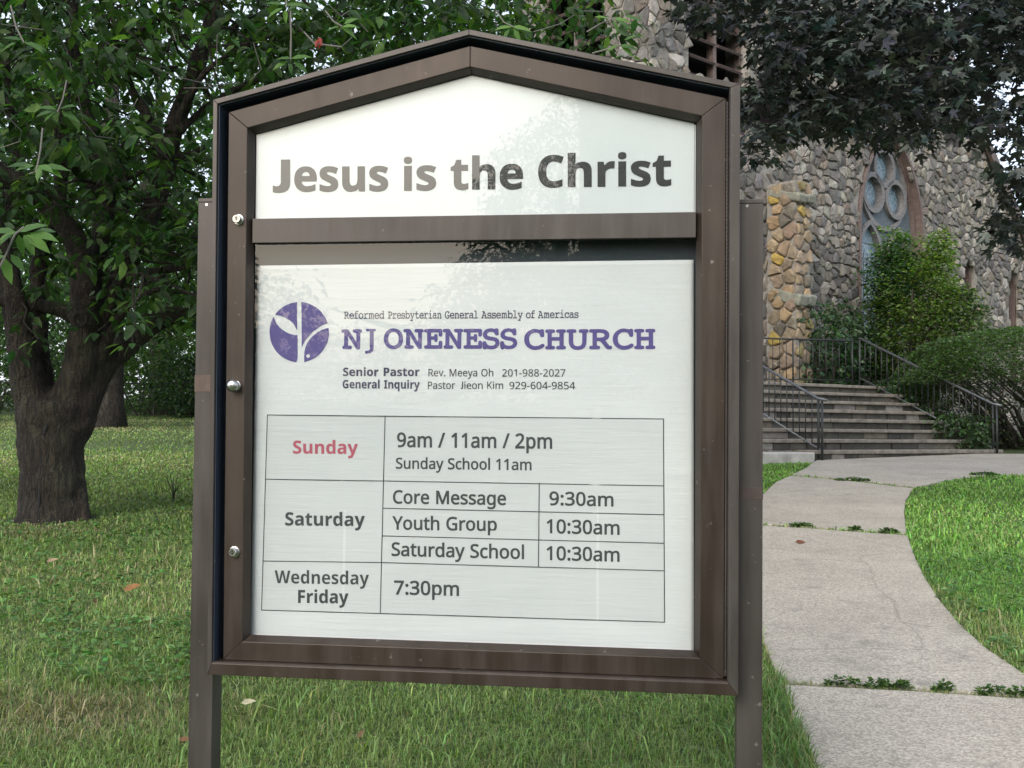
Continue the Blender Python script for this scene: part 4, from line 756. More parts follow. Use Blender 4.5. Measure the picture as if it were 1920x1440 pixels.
def arch(cx, hw, zb, zs, n=10, rf=1.0):         # pointed arch outline, equilateral when rf = 1
    R_ = 2 * hw * rf; pts = [(cx - hw, zb), (cx + hw, zb)]
    cxl = cx + hw - R_; a1 = math.acos((cx - cxl) / R_)
    pts += [(cxl + R_ * math.cos(a1 * i / n), zs + R_ * math.sin(a1 * i / n)) for i in range(n + 1)]
    cxr = cx - hw + R_
    pts += [(cxr - R_ * math.cos(a1 * i / n), zs + R_ * math.sin(a1 * i / n)) for i in range(n - 1, -1, -1)]
    return pts
def inpoly(x, z, poly):
    c = False; n = len(poly)
    for i in range(n):
        x0, z0 = poly[i]; x1, z1 = poly[(i + 1) % n]
        if (z0 > z) != (z1 > z) and x < (x1 - x0) * (z - z0) / (z1 - z0) + x0: c = not c
    return c
# stones: Voronoi cells on a wall, each a faceted boulder standing proud of the mortar
def clip(poly, px_, pz, nx1, nz1):
    out = []; n = len(poly)
    for i in range(n):
        a = poly[i]; b = poly[(i + 1) % n]
        da = (a[0] - px_) * nx1 + (a[1] - pz) * nz1; db = (b[0] - px_) * nx1 + (b[1] - pz) * nz1
        if da <= 0: out.append(a)
        if (da < 0) != (db < 0) and da != db:
            t = da / (da - db); out.append((a[0] + (b[0] - a[0]) * t, a[1] + (b[1] - a[1]) * t))
    return out
STONE_COLS = [((.19, .178, .156), 5), ((.16, .152, .137), 5), ((.25, .232, .20), 4), ((.12, .115, .107), 4), ((.19, .162, .132), 2), ((.155, .150, .147), 3), ((.33, .31, .275), 3)]
TAN_COLS = [((.31, .24, .16), 5), ((.28, .225, .16), 4), ((.34, .25, .15), 2), ((.19, .17, .135), 4), ((.24, .175, .13), 1), ((.36, .27, .075), 1)]
def pick(cols):
    tot = sum(w for c, w in cols); r = random.random() * tot
    for c, w in cols:
        r -= w
        if r <= 0: break
    k = random.uniform(.8, 1.2); return tuple(x * k * random.uniform(.97, 1.03) for x in c)
ALLST = []                                       # (visible size, cell data)
def stones(M, x0, x1, z0, z1, cell, cols, keep, edge=.0, depth=.06, aspect=1.0, part=None):
    cz = cell * aspect; nxn = max(1, round((x1 - x0) / cell)); nzn = max(1, round((z1 - z0) / cz))
    dx = (x1 - x0) / nxn; dz = (z1 - z0) / nzn; sd_ = {}
    for j in range(-1, nzn + 1):
        for i in range(-1, nxn + 1):
            sd_[i, j] = (x0 + (i + .5 + (.25 if j % 2 else -.25) + random.uniform(-.48, .48)) * dx, z0 + (j + .5 + random.uniform(-.48, .48)) * dz)
            if nxn <= 2: sd_[i, j] = (x0 + (i + .5 + (.16 if j % 2 else -.16) + random.uniform(-.26, .26)) * dx, z0 + (j + .5 + random.uniform(-.46, .46)) * dz)
    if nxn > 4:
        for k_ in list(sd_):
            if random.random() < .16: del sd_[k_]
    for j in range(nzn):
        for i in range(nxn):
            if (i, j) not in sd_: continue
            sx, sz = sd_[i, j]
            if not keep(sx, sz): continue
            poly = [(x0 - edge, z0), (x1 + edge, z0), (x1 + edge, z1), (x0 - edge, z1)]
            for dj in (-2, -1, 0, 1, 2):
                for di in (-2, -1, 0, 1, 2):
                    if (di or dj) and (i + di, j + dj) in sd_:
                        qx, qz = sd_[i + di, j + dj]; poly = clip(poly, (sx + qx) / 2, (sz + qz) / 2, qx - sx, qz - sz)
                        if len(poly) < 3: break
                if len(poly) < 3: break
            if len(poly) < 3: continue
            cx = sum(p[0] for p in poly) / len(poly); czz = sum(p[1] for p in poly) / len(poly)
            # round the corners: cut each corner
            pts = []; n = len(poly)
            for q in range(n):
                a = poly[q - 1]; b = poly[q]; c = poly[(q + 1) % n]
                la = math.dist(a, b); lc = math.dist(b, c)
                if la + lc < .05: continue
                ka = random.uniform(.06, .2); pts.append((b[0] + (a[0] - b[0]) * ka, b[1] + (a[1] - b[1]) * ka)); pts.append((b[0] + (c[0] - b[0]) * ka, b[1] + (c[1] - b[1]) * ka))
            if len(pts) < 5: continue
            r = max(.05, (sum(math.dist(p, (cx, czz)) for p in pts) / len(pts)))
            g = 1 - .012 / r - .02; h = depth * random.uniform(.55, 1.25)
            tx, tz = random.uniform(-.35, .35), random.uniform(-.35, .35)
            V = []; k = len(pts)
            for (s_, hh) in ((g, -.03), (g * .985, h * .5), (g * .82, h * .92)):
                for p in pts:
                    jx = 1 + random.uniform(-.05, .05); ddx = (p[0] - cx) * s_ * jx; ddz = (p[1] - czz) * s_ * jx
                    V.append(M @ Vector((cx + ddx, -(hh + (ddx * tx + ddz * tz) * (hh > 0) * .5 + random.uniform(-.011, .011)), czz + ddz)))
            V.append(M @ Vector((cx, -h * 1.08, czz)))
            Fs = []
            for rr in range(2):
                for q in range(k): Fs.append((rr * k + q, rr * k + (q + 1) % k, (rr + 1) * k + (q + 1) % k, (rr + 1) * k + q))
            for q in range(k): Fs.append((2 * k + q, 2 * k + (q + 1) % k, 3 * k))
            cen = V[-1]; v = cen - CAM; dep = v.dot(CF); px_ = 960 + FPX * v.dot(CR) / dep; py_ = 720 - FPX * v.dot(CU) / dep
            vis = 0 < px_ < 1925 and -5 < py_ < 860 and not (370 < px_ < 1432 and py_ > 60 + abs(px_ - 880) * .27)
            if 1290 < px_ < 1920 and py_ < 230: vis = vis and px_ < 1420
            if 1600 < px_ < 1810 and py_ > 430: vis = False
            if px_ > 1735 and py_ > 620: vis = False
            nrm = (M.to_3x3() @ Vector((0, -1, 0))).dot(-v.normalized())
            ALLST.append(((r * nrm ** .5 / dep) * (1 if vis else .01), V, Fs, pick(cols), part))
TZ = 12.5
lo_ = [(1.06, 7.75), (2.78, 7.75), (2.78, 11.2), (1.06, 11.2)]
def hole_keep(holes, grow=.0):
    return lambda x, z: not any(inpoly(x, z, h) for h in holes)
# tower
tw = wall_holes('tower_wall', [(0, ZB - .6), (3.55, ZB - .6), (3.55, TZ), (0, TZ)], [arch(1.92, .86, 7.75, 10.3)], .5, F_A, M_mortar, church)
tw2 = wall_holes('tower_wall', [(.001, ZB - .6), (3.55, ZB - .6), (3.55, TZ), (.001, TZ)], [arch(1.92, .86, 7.75, 10.3)], .5, F_B, M_mortar, church)
for M_ in (F_A, F_B):
    stones(M_, 0, 3.55, ZB - .3, TZ, .25, STONE_COLS, hole_keep([arch(1.92, .86, 7.75, 10.3)]), .02, .055, .85, 'tower')
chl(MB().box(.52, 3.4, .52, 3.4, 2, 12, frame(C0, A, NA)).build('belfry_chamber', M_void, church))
for M_ in (F_A, F_B):
    lf = chl(MB().box(1.07, 1.13, .12, .24, 7.75, 10.6, M_).box(2.71, 2.77, .12, .24, 7.75, 10.6, M_).box(1.88, 1.97, .08, .24, 7.75, 11.7, M_).box(1.06, 2.78, .10, .3, 7.66, 7.76, M_).build('louvre_frame', M_brownwood, church))
    z = 7.9
    while z < 11.3:
        for (a, b) in ((1.14, 1.875), (1.975, 2.705)):
            T_ = M_ @ Matrix.Translation((0, .20, z)) @ Matrix.Rotation(math.radians(32), 4, 'X')
            o = MB().box(a, b, -.20, .20, -.022, .022, T_).build('louvre_slat', M_slat, lf)
        z += .36
# corner pier of the tower, clasping the corner, with a weathered cap
F_P = frame(C0 - A * .38 + NA * .38, A, NA); F_Q = frame(C0 + NA * .38 - A * .38, Bv, NB)
pier = chl(MB().box(0.0, .95, 0.0, 1.0, ZB - .6, 7.15, F_P).build('corner_pier', M_mortar, church))
stones(F_P, 0, .95, ZB - .3, 7.1, .30, STONE_COLS, lambda x, z: True, .02, .06, .8, 'tower')
stones(F_Q, 0, .95, ZB - .3, 7.1, .30, STONE_COLS, lambda x, z: True, .02, .06, .8, 'tower')
for i_, (xx, zz, ww) in enumerate(((0.02, 7.12, .36), (.36, 7.16, .34), (.66, 7.1, .34))):
    T_ = F_P @ Matrix.Translation((xx, 0, zz)) @ Matrix.Rotation(math.radians(38), 4, 'X')
    m_ = MB(); m_.box(0, ww, -.12, .55, 0, .15, T_); o = m_.build('cap_stone', M_stone, pier, bevel=.03)
for nm_, c in [('cap_stone', (.22, .23, .19))]:
    for o in [o for o in pier.children if True]:
        a = o.data.color_attributes['tint']; a.data.foreach_set('color', np.tile(np.array([.25, .24, .20, 1], np.float32), len(o.data.vertices)))
# buttress at the junction
S_ = 1.15
Pj = Vector((.2415 * 20.55, 20.55, 0)); F_bf = frame(Pj + NA * .60, A, NA); F_bs = frame(Pj, NA, -A)   # front face, left face
bz1 = 1.31 + (807 - 330) / 2000 * 20.1
but = chl(MB().box(0, .46, 0, .7, ZB - .5, bz1, F_bf).build('buttress', M_mortar, church))
def cap(z, pro, th, parent):
    c = (F_bf @ Vector((.23, .2, z)))
    for (a, b, s2) in ((-.06, .25, 0), (.25, .52, .02)):
        T_ = F_bf @ Matrix.Translation((0, 0, z + s2)) @ Matrix.Rotation(math.radians(16), 4, 'X')
        m_ = MB(); m_.col = (.24, .245, .20); m_.box(a, b, -pro, .62, 0, th, T_); m_.build('cap_stone', M_stone, parent, bevel=.04)
cap(bz1 - .42, .10, .17, but); cap(1.31 + (808 - 570) / 2000 * 20.1, .10, .22, but)
stones(F_bs, 0, .60, ZB, bz1, .26, TAN_COLS, lambda x, z: True, .03, .07, .85, 'but')
stones(F_bf, 0, .46, ZB, bz1, .22, TAN_COLS + [((.27, .23, .11), 3)], lambda x, z: True, .03, .07, 1.0, 'but')
# gable wall
GW = 4.55; Wn = arch(GW, 1.42, 3.2, 5.75, 14); L1 = arch(8.2, .33, 2.6, 1.31 + 3.75, 8, 1.15); L2 = arch(10.7, .33, 2.6, 1.31 + 3.75, 8, 1.15)
L0 = []
F_G = frame(C1, A, NA)
apexz = 1.31 + 11.7; slope = .93; eave_x = 12.6; GW_ = 4.25; eave_z = apexz - (eave_x - GW_) * slope
gout = [(0, ZB - .6), (eave_x, ZB - .6), (eave_x, eave_z), (GW_, apexz), (0, apexz - GW_ * slope)]
gw = wall_holes('gable_wall', gout, [Wn, L1, L2], .55, F_G, M_mortar, church)
gin = inset([(p[0], p[1]) for p in gout], [0, 0, .15, .15, 0])
stones(F_G, 0.05, 12.6, ZB, apexz, .205, STONE_COLS, lambda x, z: inpoly(x, z, gin) and not inpoly(x, z, Wn) and not inpoly(x, z, L1) and not inpoly(x, z, L2), .0, .06, .85, 'gable')
# side wall and roof behind
chl(MB().box(eave_x - .5, eave_x - .001, .56, 14, ZB - .6, eave_z - .1, F_G).build('side_wall', M_mortar, church))
def roofp(xa, za, xb, zb, nm):
    m_ = MB(); d = Vector((xb - xa, zb - za)).normalized(); nn = Vector((-d.y, d.x)) * .14
    if nn.y < 0: nn = -nn
    m_.prism([(xa, za), (xb, zb), (xb + nn.x, zb + nn.y), (xa + nn.x, za + nn.y)], -.12, 14, F_G); return chl(m_.build(nm, M_slate, church))
roofp(GW_, apexz + .03, eave_x + .35, eave_z - .30, 'roof'); roofp(GW_ - .01, apexz + .03, .0, apexz - GW_ * slope + .03, 'roof')
bb = MB(); d = Vector((1, -slope)).normalized(); bb.prism([(GW_, apexz + .02), (eave_x + .35, eave_z - .31), (eave_x + .35, eave_z - .63), (GW_, apexz - .34)], -.22, -.13, F_G)
chl(bb.build('bargeboard', M_brownwood, church))
# stones -> objects for the 290 that show largest, the rest one mesh per wall
ALLST.sort(key=lambda s: -s[0])
host = {'tower': tw, 'but': but, 'gable': gw}
rest = {}
for i_, (sz, V, Fs, c, part) in enumerate(ALLST):
    if i_ < 290:
        m_ = MB(); m_.col = c; m_.add(V, Fs); me = m_.mesh('stone', M_stone); o = link('stone', me, host[part])
        o.matrix_parent_inverse = Matrix.Identity(4)
    else: rest.setdefault(part, []).append((V, Fs, c))
for part, L_ in rest.items():
    m_ = MB()
    for V, Fs, c in L_: m_.col = c; m_.add(V, Fs)
    o = m_.build('rubble_stones', M_stone, host[part]); tag(o, kind='stuff')
# main window: frame, tracery rings, lights and glass
def ring_of(outer, inner, y0, y1, M, nm, matl, parent):
    n = len(outer); m_ = MB(); vs_ = [M @ Vector((p[0], y, p[1])) for y in (y0, y1) for p in outer] + [M @ Vector((p[0], y, p[1])) for y in (y0, y1) for p in inner]
    fs = []
    for i in range(n):
        j = (i + 1) % n
        fs += [(i, j, 2 * n + j, 2 * n + i), (n + i, 3 * n + i, 3 * n + j, n + j), (i, n + i, n + j, j), (2 * n + i, 2 * n + j, 3 * n + j, 3 * n + i)]
    m_.add(vs_, fs); return m_.build(nm, matl, parent)
def offp(poly, d): return inset(poly, [d] * len(poly))
win = chl(ring_of(offp(Wn, -.02), offp(Wn, .16), .12, .36, F_G, 'window_frame', M_brownwood, church))
ring_of(offp(Wn, .02), offp(Wn, .09), -.06, .14, F_G, 'outer_moulding', M_brownwood, win)
M_stonetr = plain('tracery_glass_ground', (.10, .125, .145), .7, ns=20, nb=.3)
M_trac = plain('grey_painted_tracery', (.17, .165, .165), .6, ns=18, nb=.3)
def circ(cx, cz, r, n=28): return [(cx + r * math.cos(2 * math.pi * i / n), cz + r * math.sin(2 * math.pi * i / n)) for i in range(n)]
zc = 1.31 + (809 - 343) / 2000 * 23.6
def wz(py): return at(1660, py, 23.5).z
# panel behind tracery (mullion board) with coloured glass set in front of it
lights = [arch(GW - .62, .50, 3.25, wz(470) - .25, 10), arch(GW + .62, .50, 3.25, wz(470) - .25, 10)]
tcs = [(GW - .02, wz(308)), (GW - .49, wz(361)), (GW + .47, wz(363))]
trp = wall_holes('tracery_panel', offp(Wn, .15), [circ(x, z, .36) for x, z in tcs] + lights, .10, F_G, M_stonetr, win, .22)
for x, z in tcs:
    ring_of(circ(x, z, .46), circ(x, z, .35), .13, .30, F_G, 'tracery_ring', M_trac, win)
    ring_of(circ(x, z, .30), circ(x, z, .275), .25, .29, F_G, 'lead_ring', M_iron_grey, win)
    m_ = MB(); m_.prism(circ(x, z, .372), .275, .285, F_G); m_.build('stained_pane', M_stained, win)
ring_of(circ(GW - .02, wz(345), 1.0), circ(GW - .02, wz(345), .9), .15, .30, F_G, 'tracery_ring', M_trac, win)
for lt in lights:
    ring_of(offp(lt, -.05), offp(lt, .04), .14, .32, F_G, 'light_frame', M_trac, win)
    m_ = MB(); m_.prism(lt, .275, .285, F_G); m_.build('stained_pane', M_stained, win)
    cx = (lt[0][0] + lt[1][0]) / 2
    lead = MB(); z = 3.4
    while z < lt[2][1] + .5:
        lead.box(cx - .46, cx + .46, .262, .273, z, z + .02, F_G); z += .42
    for q in range(6): lead.box(cx - .42 + q * .16, cx - .405 + q * .16, .263, .274, 3.25, lt[2][1] + .2, F_G)
    lead.build('lead_came', M_iron_grey, win)
    for zz in np.arange(3.7, lt[2][1] + .3, .62): ring_of(circ(cx, zz, .24, 20), circ(cx, zz, .215, 20), .258, .272, F_G, 'lead_ring', M_iron_grey, win)
for Lw in (L1, L2):
    wf = chl(ring_of(offp(Lw, -.02), offp(Lw, .07), .10, .34, F_G, 'lancet_frame', M_brownwood, church))
    m_ = MB(); m_.prism(offp(Lw, .06), .26, .27, F_G); m_.build('lancet_pane', M_darkglass, wf)
    cx = (Lw[0][0] + Lw[1][0]) / 2; m_ = MB()
    for z in np.arange(2.8, 5.4, .3): m_.box(cx - .25, cx + .25, .25, .259, z, z + .015, F_G)
    m_.box(cx - .01, cx + .01, .249, .258, 2.6, 5.3, F_G); m_.build('glazing_bar', M_iron_grey, wf)
# ------------------------------------------------------------------ front steps
ST0 = Vector((.2865 * 15.3, 15.3, 0)); Sv = Vector((.866, .5, 0)); Tv = Vector((-.5, .866, 0))
zb0 = 1.31 - .42
stairs = empty('stone_steps', (ST0.x, ST0.y, zb0), 'eight worn stone steps rising from the concrete path to the church', 'steps')
F_S = Matrix(((Sv.x, Tv.x, 0, ST0.x), (Sv.y, Tv.y, 0, ST0.y), (0, 0, 1, 0), (0, 0, 0, 1)))
def stl(o): o.matrix_parent_inverse = Matrix.Translation(-stairs.location); return o
NSTEP = 8; RISE = .157; RUN = .33
for i in range(NSTEP):
    a0, a1 = (-.12, 4.15) if i == 0 else (-1.15 if i < 3 else -1.9, 4.15)
    y0 = i * RUN; zt = zb0 + (i + 1) * RISE
    dep = RUN + .06 if i < NSTEP - 1 else 2.4
    stl(MB().box(a0 + .05 + .003 * i, a1 - .05 - .003 * i, y0 + .04, NSTEP * RUN + 2.2 - .004 * i, zb0 - .5, zt - .06, F_S).build('step_core', M_mortar, stairs))
    x = a0
    while x < a1 - .01:
        wd = min(random.uniform(1.1, 1.9), a1 - x); 
        if a1 - x - wd < .5: wd = a1 - x
        mm = MB(); mm.box(x + .004, x + wd - .004, y0 - .035 + random.uniform(-.012, .008), y0 + dep, zt - .055, zt + random.uniform(-.004, .004), F_S)
        o = mm.build('tread', M_blue, stairs, bevel=.012); stl(o); x += wd
    x = a0 + .03
    while x < a1 - .04:
        wd = min(random.uniform(.25, .6), a1 - .03 - x)
        mm = MB(); mm.col = pick([((.10, .095, .08), 3), ((.15, .135, .11), 2), ((.06, .058, .05), 3), ((.24, .23, .21), 1)])
        mm.box(x + .006, x + wd - .006, y0 + random.uniform(.0, .02), y0 + dep - .01, zt - RISE - (.15 if i == 0 else -.002), zt - .0565, F_S)
        stl(mm.build('riser_stone', M_stone, stairs, bevel=.012)); x += wd
stl(MB().box(-1.35, -.15, -.1, .45, zb0 - .3, zb0 + .13, F_S).build('side_block', M_cheek, stairs, bevel=.02))
stl(MB().box(-1.2, -.95, .36, 1.1, zb0 - .3, zb0 + .36, F_S).build('side_block', M_cheek, stairs, bevel=.02))
def stair_z(t): return zb0 + max(0, min(NSTEP, t / RUN)) * RISE
def railing(name, label, a, t0, t1, matr, grp=None):
    b0 = F_S @ Vector((a, t0, stair_z(t0)))
    r = empty(name, b0, label, 'handrail')
    inv = Matrix.Translation(-b0)
    def bb_(m_, nm, mt_):
        o = m_.build(nm, mt_, r, smooth=True); o.matrix_parent_inverse = inv; return o
    h = .90
    P_ = [F_S @ Vector((a, t0 - .16, stair_z(0) + h - .03)), F_S @ Vector((a, t0, stair_z(0) + h)), F_S @ Vector((a, t1, stair_z(t1) + h))]
    bb_(MB().tube(P_, .021, 8), 'handrail', M_iron_grey)
    bb_(MB().tube([F_S @ Vector((a, t0 - .02, stair_z(0) + .17)), F_S @ Vector((a, t1, stair_z(t1) + .17))], .014, 6), 'bottom_rail', M_iron_grey)
    for q in (0, -.07): bb_(MB().tube([F_S @ Vector((a, t0 + q, zb0 - .03)), F_S @ Vector((a, t0 + q, zb0 + h - .01))], .019, 8), 'newel_post', M_iron)
    bb_(MB().tube([F_S @ Vector((a, t1, stair_z(t1) - .05)), F_S @ Vector((a, t1, stair_z(t1) + h))], .019, 8), 'newel_post', M_iron)
    n = int((t1 - t0) / .125)
    for q in range(1, n):
        t = t0 + (t1 - t0) * q / n
        bb_(MB().tube([F_S @ Vector((a, t, stair_z(t) + .17)), F_S @ Vector((a, t, stair_z(t) + h))], .0085, 6), 'baluster', M_iron)
    return r
railing('stair_railing', 'black iron stair railing with grey handrail left of the steps beside the notice board', .02, .0, 2.75, M_iron)
railing('stair_railing', 'black iron stair railing running down the right of the steps beside the clipped hedge', 3.93, .0, 2.75, M_iron)
lr0 = F_S @ Vector((3.93, 2.85, zb0 + NSTEP * RISE)); lr = empty('landing_railing', lr0, 'low dark iron railing across the landing behind the top step', 'railing')
def lrb(m_, nm):
    o = m_.build(nm, M_iron, lr, smooth=True); o.matrix_parent_inverse = Matrix.Translation(-lr0); return o
zt_ = zb0 + NSTEP * RISE; e0 = F_S @ Vector((3.9, 2.9, 0)); e1 = F_S @ Vector((1.6, 3.6, 0))
lrb(MB().tube([e0 + Vector((0, 0, zt_ + .86)), e1 + Vector((0, 0, zt_ + .86))], .018, 6), 'top_rail'); lrb(MB().tube([e0 + Vector((0, 0, zt_ + .12)), e1 + Vector((0, 0, zt_ + .12))], .014, 6), 'bottom_rail')
for q in range(19):
    p = e0.lerp(e1, q / 18); lrb(MB().tube([p + Vector((0, 0, zt_ - .02 if q in (0, 9, 18) else zt_ + .12)), p + Vector((0, 0, zt_ + .86))], .016 if q in (0, 9, 18) else .008, 6), 'baluster' if q not in (0, 9, 18) else 'post')
# ------------------------------------------------------------------ cherry tree
def branch_tree(name, segs, voxel, loc, parent, mt, disp=.03, nz=1.0):
    m_ = MB()
    for pts, rad in segs:
        # resample with a slight wobble
        P = [Vector(p) for p in pts]; Q = []; R_ = []
        for i in range(len(P) - 1):
            k = max(2, int((P[i + 1] - P[i]).length / .12))
            for q in range(k):
                t = q / k; a = P[max(i - 1, 0)]; b = P[i]; c = P[i + 1]; d = P[min(i + 2, len(P) - 1)]
                p = .5 * ((2 * b) + (c - a) * t + (2 * a - 5 * b + 4 * c - d) * t * t + (3 * b - a - 3 * c + d) * t ** 3)
                Q.append(p); R_.append((rad[i] * (1 - t) + rad[i + 1] * t) * (1 + .03 * math.sin(5 * (i + t) + len(pts)) + random.uniform(-.02, .02)))
        Q.append(P[-1]); R_.append(rad[-1]); m_.tube(Q, R_, 12)
    me = m_.mesh(name, mt, True); o = link(name, me, parent)
    r = o.modifiers.new('fuse', 'REMESH'); r.mode = 'VOXEL'; r.voxel_size = voxel; r.use_smooth_shade = True
    s = o.modifiers.new('smooth', 'SMOOTH'); s.iterations = 4; s.factor = .5
    tx = bpy.data.textures.new(name + '_bark', 'CLOUDS'); tx.noise_scale = .16 * nz; tx.noise_depth = 3
    d_ = o.modifiers.new('bark', 'DISPLACE'); d_.texture = tx; d_.strength = disp; d_.mid_level = .5; d_.texture_coords = 'GLOBAL'
    return o
cb = ground(98, 975); DC = cb.y
cherry = empty('cherry_tree', cb, 'old many-stemmed cherry tree with dark bark and drooping green leaves left of the board', 'tree')
inv = Matrix.Translation(-cb)
def pp(l, dd=0):
    out = []; rr = []
    for i, q in enumerate(l):
        d = DC + (q[3] if len(q) > 3 else dd * i / max(1, len(l) - 1)); out.append(at(q[0], q[1], d)); rr.append(q[2] * .87 * d / FPX)
    return out, rr
segs = [pp([(102, 1000, 82), (101, 975, 74), (99, 940, 67), (97, 880, 66), (97, 830, 68), (98, 790, 74), (105, 750, 80)]),
        pp([(100, 800, 50), (62, 750, 40), (45, 680, 33), (38, 620, 27), (30, 560, 22), (10, 480, 18), (-20, 380, 15), (-60, 250, 12)], -.6),
        pp([(80, 780, 45), (72, 700, 28), (72, 600, 19), (75, 480, 17), (108, 400, 16), (117, 250, 15), (125, 130, 12), (145, -20, 9)], .25),
        pp([(120, 780, 48), (148, 700, 36), (158, 600, 29), (152, 480, 27), (105, 400, 23), (40, 345, 22), (-30, 300, 19), (-110, 240, 15)], -.5),
        pp([(140, 740, 45), (160, 640, 34), (172, 520, 25), (190, 430, 20), (188, 320, 16), (160, 200, 14), (140, 80, 10), (120, -40, 8)], .5),
        pp([(140, 760, 46), (168, 680, 31), (198, 590, 25), (232, 510, 25), (270, 430, 22), (300, 360, 21), (318, 280, 20), (335, 215, 20), (360, 150, 18), (388, 60, 17), (420, -60, 14)], .3),
        pp([(185, 480, 18), (196, 410, 18), (205, 362, 19), (214, 348, 17)], 0),
        pp([(140, 790, 42), (176, 718, 30), (208, 678, 22), (255, 640, 19), (300, 605, 17), (345, 588, 14), (400, 570, 12), (480, 540, 9), (600, 500, 5)], .3),
        pp([(175, 660, 20), (205, 575, 13), (225, 525, 12), (262, 512, 9), (310, 506, 8), (380, 500, 5)], -.3),
        pp([(180, 690, 18), (215, 610, 10), (245, 572, 9), (280, 548, 7), (330, 535, 5)], -.6),
        pp([(150, 600, 18), (90, 575, 14), (30, 568, 13), (-60, 560, 11), (-160, 540, 8)], -.2),
        pp([(312, 300, 15), (285, 235, 13), (260, 190, 12), (236, 140, 10), (215, 60, 7), (205, -30, 5)], .4),
        pp([(130, 205, 7), (190, 115, 6), (245, 72, 5), (305, 30, 5), (400, 0, 4)], -.3), pp([(330, 230, 10), (385, 135, 8), (465, 85, 7), (560, 50, 5), (700, 20, 3)], -.6),
        pp([(236, 335, 9), (300, 308, 8), (392, 272, 7), (520, 200, 5), (700, 90, 3)], .5), pp([(40, 650, 24), (15, 560, 17), (5, 430, 14), (30, 300, 11), (10, 120, 9), (30, 40, 6), (70, -30, 5)], .8),
        pp([(180, 360, 9), (120, 300, 7), (60, 260, 5), (0, 200, 4)], .2), pp([(330, 250, 10), (420, 180, 8), (560, 120, 6), (760, 60, 4), (950, 40, 3)], .8),
        # root flare
        pp([(140, 900, 20), (155, 955, 16), (168, 985, 10)], -.1), pp([(62, 900, 22), (46, 960, 18), (28, 990, 10)], -.15), pp([(100, 900, 30), (98, 965, 34), (92, 1000, 24)], -.25)]
for s_ in segs[1:17]:
    if s_[0][0].z < EYE + .25: s_[0].insert(0, at(101, 900, DC)); s_[1].insert(0, .12)
tk = branch_tree('trunk', segs, .022, cb, cherry, M_bark, .045); tk.matrix_parent_inverse = inv
# the sawn-limb ring on the trunk
kn = at(153, 600, DC - .30); m_ = MB()
ringp = [kn + Vector((math.cos(a * .35) * .052, -.03, math.sin(a * .35) * .052)) for a in range(19)]
m_.tube(ringp, .018, 6, False); cm = MB(); cp = [at(96, 775, DC - .265), at(82, 815, DC - .243), at(77, 860, DC - .236), at(75, 910, DC - .238), at(71, 975, DC - .262)]
cm.tube(cp, [.006, .012, .013, .012, .010], 6); o = cm.build('bark_crack', M_void, cherry); o.matrix_parent_inverse = inv
o = m_.build('knot', M_bark, cherry, smooth=True); o.matrix_parent_inverse = inv
# twigs
tw_ = MB(); ends = []
limb_ends = [s[0][-1] for s in segs[1:18]] + [s[0][-2] for s in segs[1:18]] + [s[0][-3] for s in segs[1:18]]
def canopy_ok(P):
    c = np.array([-2.75, 9.2, EYE + 3.7]); r = np.array([4.1, 4.3, 3.2])
    return (((P - c) / r) ** 2).sum(-1) < 1
for k in range(170):
    a = random.choice(limb_ends) + Vector((random.uniform(-.3, .3), random.uniform(-.3, .3), random.uniform(-.2, .3)))
    d = Vector((random.gauss(.2, 1), random.gauss(-.3, 1), random.gauss(.15, .5))).normalized(); Lg = random.uniform(.5, 1.5)
    P = [a + d * Lg * t + Vector((0, 0, -.35 * Lg * t * t)) + Vector((random.uniform(-.05, .05), random.uniform(-.05, .05), random.uniform(-.05, .05))) * (t > 0) for t in (0, .2, .4, .6, .8, 1)]
    if min(p.z for p in P) < EYE + .35: continue
    tw_.tube(P, [.014, .011, .009, .007, .005, .003], 5, False); ends += P[2:]
o = tw_.build('branchlets', M_bark, cherry); o.matrix_parent_inverse = inv; tag(o, kind='stuff')
tws = []
for (x, y, d, pts) in ((0, 0, 6.5, [(0, 45), (110, 60), (125, 95), (145, 170), (155, 225), (180, 255), (215, 260)]), (0, 0, 6, [(0, 190), (10, 215), (40, 245), (38, 265), (0, 278)]),
                       (0, 0, 7, [(310, -10), (312, 60), (330, 78), (318, 40)]), (0, 0, 7, [(540, 5), (545, 60), (543, 105)]), (0, 0, 7, [(560, 50), (590, 80), (640, 88), (660, 70)]),
                       (0, 0, 6.5, [(407, 60), (406, 130), (390, 165), (345, 165)]), (0, 0, 7, [(210, 85), (285, 125), (335, 145), (400, 160), (450, 155)]), (0, 0, 7, [(170, 130), (210, 190), (250, 200), (258, 185)]), (0, 0, 6, [(475, 80), (490, 130), (470, 150)]), (0, 0, 6.2, [(600, -5), (640, 30), (655, 20), (690, 60)]), (0, 0, 6.2, [(930, -5), (928, 30), (932, 58)]), (0, 0, 7, [(1000, 60), (1050, 45), (1090, 20), (1130, 22)])):
    P = [at(p[0], p[1], d + .1 * i) for i, p in enumerate(pts)]; o = MB().tube(P, .0032, 5, False).build('hanging_twig', M_twig, cherry); o.matrix_parent_inverse = inv
